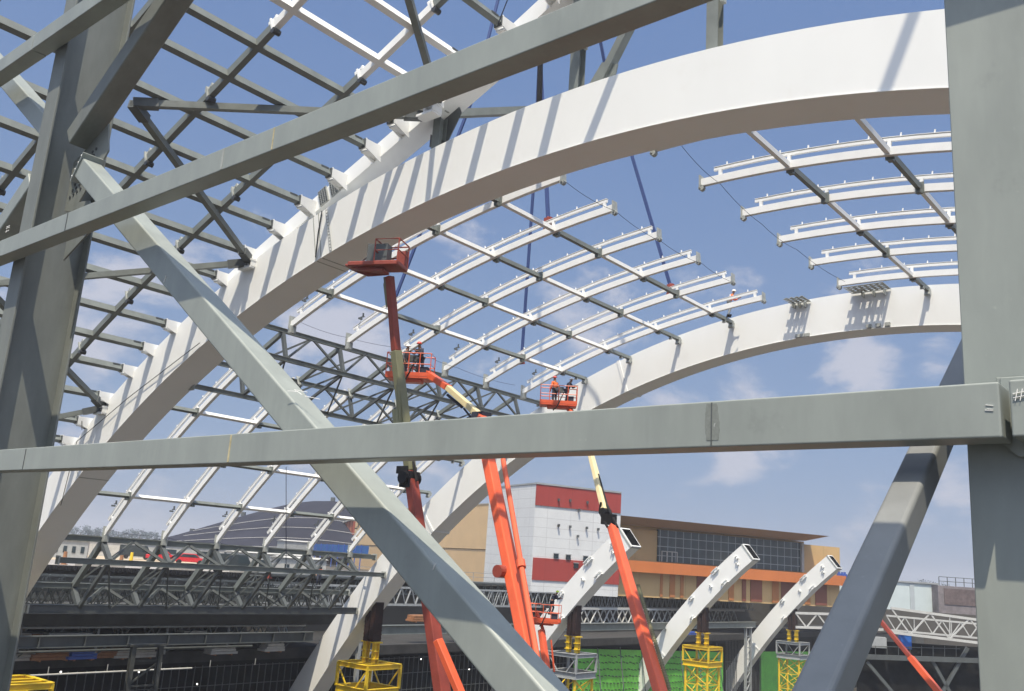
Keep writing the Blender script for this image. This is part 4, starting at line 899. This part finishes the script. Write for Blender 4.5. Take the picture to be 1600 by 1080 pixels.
# plaza podium, white low wall below the mall at right
t=thing('low_white_building','long low pale blue clad building between the brace and the brick block','building',fp(FR,1420,940,-60))
FP=facade(1400,930,165,math.radians(84))
mp_=panel('pale_cladding',(.52,.60,.62),(.40,.46,.48),6,0,(math.sin(math.radians(84)),math.cos(math.radians(84)),0),.5,.2)
zz0=zat(FP,1440,912); 
span(FP,(1270,930),(1468,930),zb,zz0,0,20).build('wall',mp_,t)
span(FP,(1422,930),(1429,930),zb,zz0-.05,.1,.2).build('grey_panel',mat('grey_panel',(.4,.45,.48),.5,.05,1),t)
mb=span(FP,(1270,950),(1468,950),zz0,zz0+.25,.25,20.5); mb.build('parapet',M['towergrey'],t)
t=thing('brick_block','unfinished grey brick block with rooftop railing left of the right column','building',fp(FP,1500,940,2))
mbk=mat('grey_brick',(.20,.18,.19),.9,.2,.9,dirtamt=.6,dirt=(.12,.11,.12),dscale=.8)
zk=zat(FP,1500,917,2)
span(FP,(1466,930),(1640,950),zb,zk,2,15).build('wall',mbk,t)
span(FP,(1476,940),(1545,950),zat(FP,1500,946,2),zat(FP,1500,921,2),2.1,.1).build('recessed_brick',mat('brown_brick',(.13,.10,.10),.95,.25,1.5),t)
mb=MB(); 
for k in range(10): p=fp(FP,1467+k*13,905,1.8); mb.bar(Vec((p.x,p.y,zk)),Vec((p.x,p.y,zk+1.5)),.1,.1,up=FP[1])
for h in (.75,1.5): a_,b_=fp(FP,1467,905,1.8),fp(FP,1590,905,1.8); mb.bar(Vec((a_.x,a_.y,zk+h)),Vec((b_.x,b_.y,zk+h)),.1,.1)
mb.build('rooftop_railing',M['dgrey'],t)
# dark hangar roof on the skyline
t=thing('hangar','huge low hangar with dark domed roof and thin pale seams on the skyline at left','building',PY(420,870,230))
mhg=mat('hangar_roof',(.028,.03,.045),.8,.2,.05,dirtamt=.3,dirt=(.045,.045,.06),dscale=.05)
prof=[(262,847),(300,832),(340,818),(380,806),(420,795),(460,786),(490,783),(520,783),(552,788),(600,800),(660,822),(720,850)]
P=[PY(x,y,235) for x,y in prof]; bk=Vec((-.25,1,0)).normalized()
mb=MB(); base=[Vec((p.x,p.y,ZT)) for p in P]
n=len(P)
for lay,(dy,hs) in enumerate(((-34,.12),(-22,.55),(-10,.85),(0,1.0),(25,1.0),(60,.4))):
    for p in P: mb.v.append(Vec((p.x,p.y+dy,ZT+(p.z-ZT)*hs)))
for l in range(5):
    for k in range(n-1): mb.f.append([l*n+k,l*n+k+1,(l+1)*n+k+1,(l+1)*n+k])
mb.build('roof',mhg,t,smooth=True)
mb=MB()
for k in range(1,n-1):
    q=[Vec((P[k].x+18*j,P[k].y+dy,ZT+(P[min(n-1,k)].z-ZT)*hs+.35)) for j,(dy,hs) in enumerate(((-22,.55),(-10,.85),(0,1.0)))]
for j,(hs,dy) in enumerate(((.18,-32),(.32,-28),(.48,-24),(.64,-18))):
    pts=[Vec((p.x,p.y+dy,ZT+(p.z-ZT)*hs+.5)) for p in P[2:]]; mb.tube(pts,.05,4)
mb.build('roof_seam',M['cwhite'],t)
mb=MB(); 
for k in range(1,6): mb.box(P[k*2-1]+Z*.4,Vec((.5,0,0)),Vec((0,.5,0)),Z*.5)
mb.build('roof_vent',M['dgrey'],t)
# white sheds and tents
def shed(x,y,d,wd,hh,dp,m,lab,az=.9):
    p=PY(x,y,d); p=Vec((p.x,p.y,ZT)); a=Vec((math.sin(az),math.cos(az),0)); n=Vec((a.y,-a.x,0)); t=thing('shed',lab,'shed',p)
    mb=MB(); mb.box(p+Z*hh/2,a*wd/2,n*dp/2,Z*hh/2); mb.build('wall',M[m],t)
    mb=MB(); mb.prism([p-a*(wd/2+.2)-n*(dp/2+.2)+Z*hh,p-a*(wd/2+.2)+n*(dp/2+.2)+Z*hh,p-a*(wd/2+.2)+Z*(hh+dp*.06)],a*(wd+.4)); mb.build('roof',M['cwhite'] if m!='glass' else M['towergrey'],t)
    mb=MB()
    for k in range(4): mb.box(p+a*(wd*(-.36+.24*k))-(n if n.dot(p)>0 else -n)*(dp/2+.03)+Z*hh*.5,a*wd*.05,n*.04,Z*hh*.18)
    mb.build('window',M['glass'],t)
shed(140,860,150,16,2.3,8,'cwhite','long white shed far left behind the lower truss',1.2)
shed(108,868,120,4.2,2.2,3,'towergrey','small white framed cabin right of the nearest arch foot',1.2)
shed(232,858,175,26,2.2,8,'cwhite','long white shed behind the red car',1.1)
shed(330,858,190,22,2.3,8,'cwhite','white shed at the left foot of the hangar roof',1.1)
shed(420,866,110,9,2.2,3,'cwhite','white site cabin covered with sheets behind the lattice, centre left',1.0)
shed(468,868,100,5,2.0,3,'cwhite','white site cabin next to the blue hoarding',1.0)
shed(462,848,185,6,4.5,4,'towergrey','grey plant house with vents below the hangar roof',1.0)
# cars
def car(x,y,d,az,body,lab,van=False):
    p=PY(x,y,d); p=Vec((p.x,p.y,ZT+.004)); a=Vec((math.sin(az),math.cos(az),0)); n=Vec((a.y,-a.x,0)); t=thing('parked_car',lab,'car',p,'cars parked on the far lot')
    h=1.45 if not van else 2.0
    pr=[(-2.2,.35),(-2.2,.85),(-1.5,.95),(-1.0,h),(.7,h),(1.3,.95),(2.2,.8),(2.2,.35)] if not van else [(-2.4,.4),(-2.4,h),(1.4,h),(1.9,1.1),(2.4,.95),(2.4,.4)]
    mb=MB(); mb.prism([p+a*s-n*.85+Z*z for s,z in pr],n*1.7); mb.build('body',body,t,.06,2)
    mb=MB(); mb.prism([p+a*s-n*.87+Z*z for s,z in ([(-1.35,.97),(-.95,h-.1),(.62,h-.1),(1.15,.97)] if not van else [(.5,1.1),(.5,1.8),(1.35,1.8),(1.75,1.1)])],n*1.74); mb.build('window',M['glass'],t)
    for s in (-1.35,1.35):
        for q in (-.86,.68): mb=MB(); mb.tube([p+a*s+n*q+Z*.33,p+a*s+n*(q+.18)+Z*.33],.33,14); mb.build('wheel',M['black'],t)
cr_=mat('car_red',(.5,.02,.03),.25,.03,3); cw_=mat('car_white',(.7,.7,.7),.25,.03,3); cg_=mat('car_dark',(.04,.05,.055),.25,.03,3)
car(252,874,138,1.2,cr_,'red car, left one of two parked beyond the lower truss'); car(296,876,128,1.2,cr_,'red car, right one of two parked beyond the lower truss')
car(212,872,140,1.2,cg_,'dark car left of the two red cars',True); car(361,884,100,1.1,cg_,'big dark vehicle with rounded roof beyond the lattice',True)
car(180,868,150,1.2,cw_,'white car near the long white shed',False)
# traffic barrels and barriers
for k,(x,y,m_) in enumerate(((262,903,'vest'),(419,905,'red'),(98,890,'cbrown'),(186,897,'cbrown'),(203,886,'yellow'))):
    p=PY(x,y,92 if x!=203 else 118); p=Vec((p.x,p.y,ZT)); mb=MB(); mb.tube([p,p+Z*1.25],.24,10,r1=.16); mb.tube([p,p+Z*.08],.36,10)
    tag(mb.build('barrier_post',M[m_]),'%s barrier post on the far road, %s from the left'%({'vest':'orange','red':'red','cbrown':'brown','yellow':'yellow'}[m_],ORD[(2,4,0,1,3)[k]] if False else {262:'fourth',419:'last',98:'first',186:'second',203:'third'}[x]),'post')
for k in range(7):
    p=W(83.5,24+k*8,ZT); t=thing('road_barrier','low pale concrete road barrier, %s from the left'%ORD[k],'barrier',p,'road barriers on the far road')
    mb=MB(); mb.prism([p+U*.3,p-U*.3,p-U*.12+Z*.85,p+U*.12+Z*.85],V*4.5); mb.build('block',M['conc'],t)
# far trees: leaf clumps on a trunk
leaf=mat('hazy_foliage',(.10,.135,.15),.9,.3,.5); bark=mat('bark',(.1,.08,.06),.9)  # leaf colour paled and blued to stand in for distance haze
for k in range(16):
    x=112+k*11.5+random.uniform(-3,3) if k<12 else (1398+(k-12)*22); d=560+random.uniform(-40,60); hh=random.uniform(6.5,9.5)
    p=PY(x,850,d); p=Vec((p.x,p.y,ZT)); t=thing('tree','distant dark tree on the skyline, %s from the left'%ORD[k],'tree',p,'distant trees on the skyline')
    mb=MB(); mb.tube([p,p+Z*hh*.6],.4,6,r1=.2); 
    for q in range(3): mb.tube([p+Z*hh*.4,p+Vec((random.uniform(-2,2),random.uniform(-2,2),hh*.75))],.2,5,r1=.08)
    mb.build('trunk',bark,t)
    mb=MB()
    for j in range(9):
        c=p+Vec((random.gauss(0,2.6),random.gauss(0,2.2),hh*random.uniform(.5,.95)))
        for q in range(45):
            a=c+Vec((random.gauss(0,.9),random.gauss(0,.9),random.gauss(0,.7))); e1=Vec((random.uniform(-1,1),random.uniform(-1,1),random.uniform(-1,1)))*.5; e2=Vec((random.uniform(-1,1),random.uniform(-1,1),random.uniform(-1,1)))*.5
            mb.quad(a,a+e1,a+e1+e2,a+e2)
    mb.build('crown',leaf,t,recalc=False)
# ================================================================ BOOM LIFTS
def boomseg(t,nm,p,q,w0,w1,m,bev=.03,up=None): mb=MB(); mb.bar(p,q,w0,w0*1.25,up or V,w1,w1*1.25); return mb.build(nm,M[m],t,bev,2)
def basket(t,c,az,m,wd=2.35,dp=.95,h=1.1,rm=None):
    a=Vec((math.sin(az),math.cos(az),0)); n=Vec((a.y,-a.x,0))
    mb=MB(); mb.box(c,a*wd/2,n*dp/2,Z*.07); mb.box(c-Z*.13,a*wd*.3,n*dp*.3,Z*.08); f=mb.build('basket_floor',M[m],t,.03,1)
    mb=MB()
    cs=[c+a*sx*wd/2+n*sy*dp/2 for sx,sy in ((-1,-1),(1,-1),(1,1),(-1,1))]
    for z in (h,h*.55): mb.tube([q+Z*z for q in cs]+[cs[0]+Z*z],.028,6)
    for q in cs+[c+n*dp/2,c-n*dp/2,c+a*wd*.25+n*dp/2,c-a*wd*.25+n*dp/2]: mb.tube([q,q+Z*h],.026,6)
    mb.box(c-n*dp/2+Z*.16,a*wd/2,n*.01,Z*.1); mb.box(c+n*dp/2+Z*.16,a*wd/2,n*.01,Z*.1)
    mb.build('guard_rail',M[rm or m],t)
    mb=MB(); mb.box(c+n*dp*.42*(1 if n.dot(c)>0 else -1)+Z*(h-.1),a*.32,n*.14,Z*.17); mb.build('control_box',M['dgrey'],t); mb=MB(); mb.box(c+a*wd*.33+Z*.35,a*.2,n*.2,Z*.26); mb.build('tool_crate',M['navy'],t)
    mb=MB(); mb.tube([c+a*wd*.2+Z*(h-.1),c+a*wd*.1+n*dp*.5+Z*.6,c-a*.1+n*dp*.55-Z*.2,c-a*.3-Z*.3],.035,6); mb.build('hose',M['black'],t)
    return a,n
def chassis(t,p,m='orange'):
    p=Vec((p.x,p.y,ZP)); mb=MB(); mb.box(p+Z*.75,U*1.6,V*1.2,Z*.3); mb.box(p+Z*1.5,U*1.2,V*1.0,Z*.45); mb.build('chassis',M[m],t,.05,2)
    for a in (-1.1,1.1):
        for b in (-1.25,1.25): mb=MB(); mb.tube([p+U*a+V*(b-.17)+Z*.5,p+U*a+V*(b+.17)+Z*.5],.5,16); mb.build('wheel',M['black'],t)
    return p+Z*1.6
def down(p,q,z): d=(q-p); k=(z-p.z)/d.z; return p+d*k
# A: faded red lift under the first arch
P1_,P2_=PY(609,432,34),PY(629,668,34.5); P3,P4=PY(641,735,34.5),PY(692,1085,33)
bs=down(P3,P4,ZP+1.8); t=thing('boom_lift','faded red and khaki boom lift reaching straight up under the nearest arch','boom lift',(bs.x,bs.y,ZP),'boom lifts')
tt=chassis(t,bs,'red')
mid=P1_.lerp(P2_,.5)
boomseg(t,'fly_boom',P1_,mid,.24,.26,'red'); boomseg(t,'mid_boom',mid,P3,.3,.31,'khaki'); boomseg(t,'base_boom',P3-Z*.05,bs,.33,.5,'red')
mb=MB(); mb.tube([P1_+U*.25,P1_.lerp(P2_,.16)+U*.22],.08,8); mb.tube([P1_.lerp(P2_,.04)+U*.32,P1_.lerp(P2_,.2)+U*.28],.06,8); mb.build('slew_cylinder',M['khaki'],t)
mb=MB(); mb.box(P3+U*.2,U*.3,V*.25,Z*.14); mb.box(P3-Z*.35,U*.26,V*.26,Z*.3); mb.tube([P3-V*.4-Z*.3,P3+V*.4-Z*.3],.24,12); mb.tube([P3+U*.3+Z*.1,P3-U*.1+Z*.35,P3-U*.4-Z*.4],.06,6); mb.build('knuckle',M['black'],t)
mb=MB(); mb.bar(PY(622,590,34.1),PY(625,662,34.2),.12,.2,up=V); mb.tube([PY(618,640,34.2),PY(620,665,34.2)],.14,8); mb.build('hose_tray',M['khaki'],t)
az=AZ+1.15; a=Vec((math.sin(az),math.cos(az),0)); n=Vec((a.y,-a.x,0)); c=PY(590,417,33.6)
mb=MB(); mb.box(c,a*1.05,n*.5,Z*.09); mb.prism([c-a*1.25-Z*.02+n*.3,c-a*1.25-Z*.02-n*.3,c-a*.5-Z*.26-n*.3,c+a*.4-Z*.26-n*.3,c+a*.4-Z*.26+n*.3,c-a*.5-Z*.26+n*.3],Z*.1); mb.build('basket_floor',M['red'],t,.03,1)
mb=MB(); cs=[c+a*sx+n*sy for sx,sy in ((.05,-.5),(1.02,-.5),(1.02,.5),(.05,.5))]
for z in (.95,.5): mb.tube([q+Z*z for q in cs]+[cs[0]+Z*z],.03,6)
for q in cs: mb.tube([q,q+Z*.95],.03,6)
mb.build('guard_rail',M['red'],t)
mb=MB(); mb.box(c+a*.02+Z*.5,a*.42,n*.22,Z*.36); mb.tube([c-a*.35+Z*.5,c-a*.75+Z*.2,c-a*1.0+Z*.1],.04,6); mb.build('welding_machine',M['dgrey'],t); mb=MB(); mb.box(c+a*.82-n*.42+Z*.42,a*.2,n*.12,Z*.3); mb.build('tool_box',M['red'],t)
p,q=PY(684,1000,31.5),PY(722,1090,31); q2=down(p,q,ZP+2); mb=MB(); mb.bar(p,q2,.22,.3,up=V); mb.box(p+(q2-p)*.12,U*.2,V*.18,Z*.1); mb.build('jib_arm',M['orange'],t,.02,1)
# B: big orange lift
bk=PY(640,592,46); e1=PY(700,606,43.5); e2=PY(752,652,42); e3=PY(757,688,37); m1=PY(768,722,36); m2=PY(822,985,31); bs=down(m1,m2,ZP+1.8)
t=thing('boom_lift','bright orange boom lift with cream jib folding up to a basket of workers','boom lift',(bs.x,bs.y,ZP),'boom lifts'); chassis(t,bs)
a,n=basket(t,bk,AZ+1.0,'orange',2.3,1.0,1.25)
boomseg(t,'jib',PY(668,584,46),e1,.34,.3,'orange'); boomseg(t,'fly_boom',e1,e2,.27,.3,'cream'); boomseg(t,'riser',e2,e3,.34,.36,'orange'); boomseg(t,'main_boom',e3,bs,.36,.48,'orange',.04)
mb=MB(); mb.box(e2,U*.35,V*.3,Z*.22); mb.tube([e1-Z*.35,e1.lerp(e2,.45)-Z*.32],.07,8); mb.tube([e1.lerp(e2,.5)-Z*.3,e2-Z*.3+U*.3],.05,8); mb.build('jib_cylinder',M['navy'],t)
c0,c1=PY(786,718,35),PY(833,992,30.5); mb=MB(); mb.tube([c0,down(c0,c1,ZP+3)],.1,10); mb.tube([c0.lerp(c1,.62),c0.lerp(c1,.66)],.16,10); mb.build('lift_cylinder',M['orange'],t)
mb=MB(); c=PY(783,893,32.6); mb.tube([c-V*.22,c+V*.22],.22,14); mb.build('pivot',M['red'],t)
# C: orange and cream lift in the centre
bk=PY(872,634,57); m0=PY(918,690,53); m1=PY(946,800,48); m2=PY(957,824,46); m3=PY(1031,1078,36); bs=down(m2,m3,ZP+1.8)
t=thing('boom_lift','orange boom lift with cream fly boom, crossing the cut off arch stub','boom lift',(bs.x,bs.y,ZP),'boom lifts'); chassis(t,bs)
basket(t,bk,AZ+.9,'orange',2.3,1.0,1.2)
boomseg(t,'jib',PY(890,640,57),m0,.28,.28,'orange'); boomseg(t,'fly_boom',m0,m1,.24,.3,'cream'); boomseg(t,'main_boom',m2,bs,.35,.43,'orange',.04)
mb=MB(); mb.box((m1+m2)/2,U*.3,V*.28,Z*.26); mb.tube([m1-V*.3,m1+V*.3],.2,12); mb.tube([m1+U*.3+Z*.5,m1+U*.38,m2+U*.3],.06,6); mb.tube([m1.lerp(m0,.5)-U*.16,m1.lerp(m0,.1)-U*.2,m2-U*.3],.07,6); mb.build('knuckle',M['black'],t)
mb=MB(); p,q=PY(997,915,41),PY(1047,1080,36); mb.tube([p,q],.045,6); 
for k in range(46): mb.box(p.lerp(q,k/46),U*.06,V*.06,Z*.05)
mb.build('cable_chain',M['khaki'],t)
# D: thin one at right, E: small one beside the third arch
p,q=PY(1374,968,62),PY(1466,1080,58); bs=down(p,q,ZP+1.8)
t=thing('boom_lift','thin dull red lift boom slanting right past the small blue cabin','boom lift',(bs.x,bs.y,ZP),'boom lifts'); chassis(t,bs)
top=p+(p-q)*.25; boomseg(t,'fly_boom',top,p.lerp(q,.6),.24,.26,'red',.02); boomseg(t,'main_boom',p.lerp(q,.55),bs,.34,.4,'orange',.02); basket(t,top+Z*.3,AZ,'orange',2.0,.9,1.1)
bk=PY(850,972,67); p,q=PY(846,985,67),PY(858,1075,65); bs=down(p,q,ZP+1.8)
t=thing('boom_lift','small orange boom lift with railed basket beside the cut off arch stub foot','boom lift',(bs.x,bs.y,ZP),'boom lifts'); chassis(t,bs)
basket(t,bk,AZ+1.1,'orange',2.2,1.0,1.2); boomseg(t,'main_boom',p,bs,.34,.4,'orange',.02); mb=MB(); mb.bar(PY(838,955,67),PY(850,988,67),.14,.2,up=V); mb.tube([PY(861,1000,66),PY(866,1050,66)],.07,6); mb.build('jib',M['orange'],t)
# ================================================================ PEOPLE
def skin(name,verts,edges,rads,m,parent,org,root=0,sub=1):
    me=bpy.data.meshes.new(name); me.from_pydata([tuple(v-org) for v in verts],edges,[]); me.materials.append(m)
    o=bpy.data.objects.new(name,me); COL.objects.link(o); o.parent=parent
    bpy.context.view_layer.objects.active=o
    sm=o.modifiers.new('skin','SKIN'); sm.use_smooth_shade=True
    if not me.skin_vertices:
        me.attributes.new if False else None
    for i,v in enumerate(me.skin_vertices[0].data): v.radius=(rads[i],rads[i]) if not isinstance(rads[i],tuple) else rads[i]; v.use_root=(i==root)
    ss=o.modifiers.new('subdivision','SUBSURF'); ss.levels=sub; ss.render_levels=sub
    return o
def person(foot,face,lab,shirt,leg,hat,pose='stand',lean=0.0,sc=1.0):
    """face: horizontal direction the figure looks"""
    f=Vec((face.x,face.y,0)).normalized(); r=Vec((f.y,-f.x,0)); 
    def P(x,y,z): # right, forward, up ; lean tilts the trunk forward
        if z>.92: dz=z-.92; y=y+dz*math.sin(lean); z=.92+dz*math.cos(lean)
        return foot+(r*x+f*y+Z*z)*sc
    t=thing('person',lab,'person',foot)
    V_=[];E_=[];R_=[]
    def add(p,rad,par=None):
        V_.append(p);R_.append(rad*sc);
        if par is not None: E_.append((par,len(V_)-1))
        return len(V_)-1
    pel=add(P(0,0,.95),.13); wst=add(P(0,0,1.1),.115,pel); ch=add(P(0,.01,1.32),.14,wst); nk=add(P(0,.0,1.48),.06,ch); hd=add(P(0,.02,1.58),.085,nk); tp=add(P(0,.03,1.70),.085,hd); ns=add(P(0,.12,1.62),.02,hd)
    hands={}
    if pose=='work': arms=[((.2,.05,1.38),(.27,.22,1.15),(.2,.5,1.2)),((-.2,.05,1.38),(-.27,.2,1.15),(-.16,.48,1.25))]; legs=[((.1,.02,.9),(.13,.12,.5),(.15,-.02,.09)),((-.1,0,.9),(-.13,.0,.5),(-.16,-.1,.09))]
    elif pose=='walk': arms=[((.2,.03,1.38),(.28,-.05,1.12),(.27,.16,.98)),((-.2,.03,1.38),(-.3,.1,1.14),(-.3,.36,1.1))]; legs=[((.1,.02,.9),(.12,.24,.53),(.12,.12,.09)),((-.1,0,.9),(-.12,-.02,.5),(-.13,-.26,.12))]
    else: arms=[((.2,.02,1.38),(.27,.0,1.1),(.25,.12,.86)),((-.2,.02,1.38),(-.27,.0,1.1),(-.25,.14,.88))]; legs=[((.1,.0,.9),(.12,.03,.5),(.12,0,.09)),((-.1,0,.9),(-.12,.03,.5),(-.13,0,.09))]
    for s,el,wr in arms:
        a0=add(P(*s),.06,ch); a1=add(P(*el),.045,a0); a2=add(P(*wr),.032,a1); d=(P(*wr)-P(*el)).normalized(); pm=add(P(*wr)+d*.07*sc,.035,a2)
        sd=d.cross(Z).normalized(); 
        for k in range(4): b=P(*wr)+d*.11*sc+sd*(-.036+.024*k)*sc; i1=add(b,.011,pm); add(b+d*(.05-.006*abs(k-1.5))*sc-Z*.02*sc,.009,i1)
        i1=add(P(*wr)+d*.06*sc+sd*.06*sc,.012,pm); add(P(*wr)+d*.10*sc+sd*.08*sc,.010,i1)
    for h,kn,an in legs:
        a0=add(P(*h),.095,pel); a1=add(P(*kn),.065,a0); a2=add(P(*an),.045,a1); add(P(an[0],an[1]+.16,an[2]-.05),.04,a2)
    skin('body',V_,E_,R_,M['skin'],t,foot)
    V_.clear();E_.clear();R_.clear()
    a=add(P(0,0,.98),.15); b=add(P(0,.0,1.15),.14,a); c=add(P(0,.01,1.36),.165,b); add(P(0,.01,1.45),.1,c)
    for s,el,wr in arms: q=add(P(*s),.08,c); q2=add(P(*el),.062,q); add((P(*el)+(P(*wr)-P(*el))*.75),.048,q2)
    skin('jacket',V_[:],E_[:],R_[:],M[shirt],t,foot)
    V_.clear();E_.clear();R_.clear()
    a=add(P(0,0,.97),.14)
    for h,kn,an in legs: q=add(P(*h),.11,a); q2=add(P(*kn),.08,q); add(P(*an),.062,q2)
    skin('trousers',V_[:],E_[:],R_[:],M[leg],t,foot)
    mb=MB(); c=P(0,.03,1.70); mb.ell(c-Z*.0,.125*sc,.14*sc,.12*sc,12,6,(r,f,Z),0.0); mb.ell(c,.15*sc,.175*sc,.012*sc,12,3,(r,f,Z),-.9); mb.build('hard_hat',M[hat],t,smooth=True)
    for h,kn,an in legs: mb=MB(); q=P(an[0],an[1]+.06,an[2]-.03); mb.box(q,r*.05*sc,f*.15*sc,Z*.055*sc); mb.build('boot',M['black'],t,.02,2)
    return t
ft=PV(1139,495,50.6); person(ft,(U*-1+V*.3),'climber in orange vest and white helmet standing on purlins above the second arch','vest','towergrey','hat_w','work',.35)
mb=MB(); 
person(PY(656,588,46.2),Vec((-.6,-.6,0)),'worker in dark clothes standing right in the orange lift basket','navy','navy','hat_r','work',.25)
person(PY(630,592,45.8),Vec((.8,-.3,0)),'worker in grey at the left end of the orange lift basket','cloth','cloth','hat_w','stand',.1)
person(PY(866,631,57.2),Vec((-.5,.6,0)),'worker in orange jacket in the centre lift basket below the second arch','vest','navy','hat_r','stand',.05)
person(PY(884,633,57),Vec((.7,-.4,0)),'worker in dark clothes on the right of the centre lift basket','navy','navy','hat_w','work',.4)
person(PY(861,961,68),Vec((.8,.2,0)),'worker in dark clothes and lime helmet leaning at the foot of an arch stub','navy','navy','hat_y','work',.5)
person(PY(497,915,85),Vec((.2,-1,0)),'distant worker in orange vest on the far road behind the lower truss','vest','navy','hat_w','walk',.3)

# ================================================================ HAZE
mb=MB(); mb.box(Vec((0,0,20)),Vec((3800,0,0)),Vec((0,3800,0)),Z*45)
hm=bpy.data.materials.new('haze_air'); hm.use_nodes=True; t_=hm.node_tree; t_.nodes.clear(); o_=t_.nodes.new('ShaderNodeOutputMaterial'); pvn=t_.nodes.new('ShaderNodeVolumePrincipled')
pvn.inputs['Color'].default_value=(.9,.93,1,1); pvn.inputs['Density'].default_value=.0006; pvn.inputs['Anisotropy'].default_value=.2; t_.links.new(pvn.outputs[0],o_.inputs['Volume'])
hz_o=tag(mb.build('haze',hm),'thin pale haze in the air',None,None,'stuff')
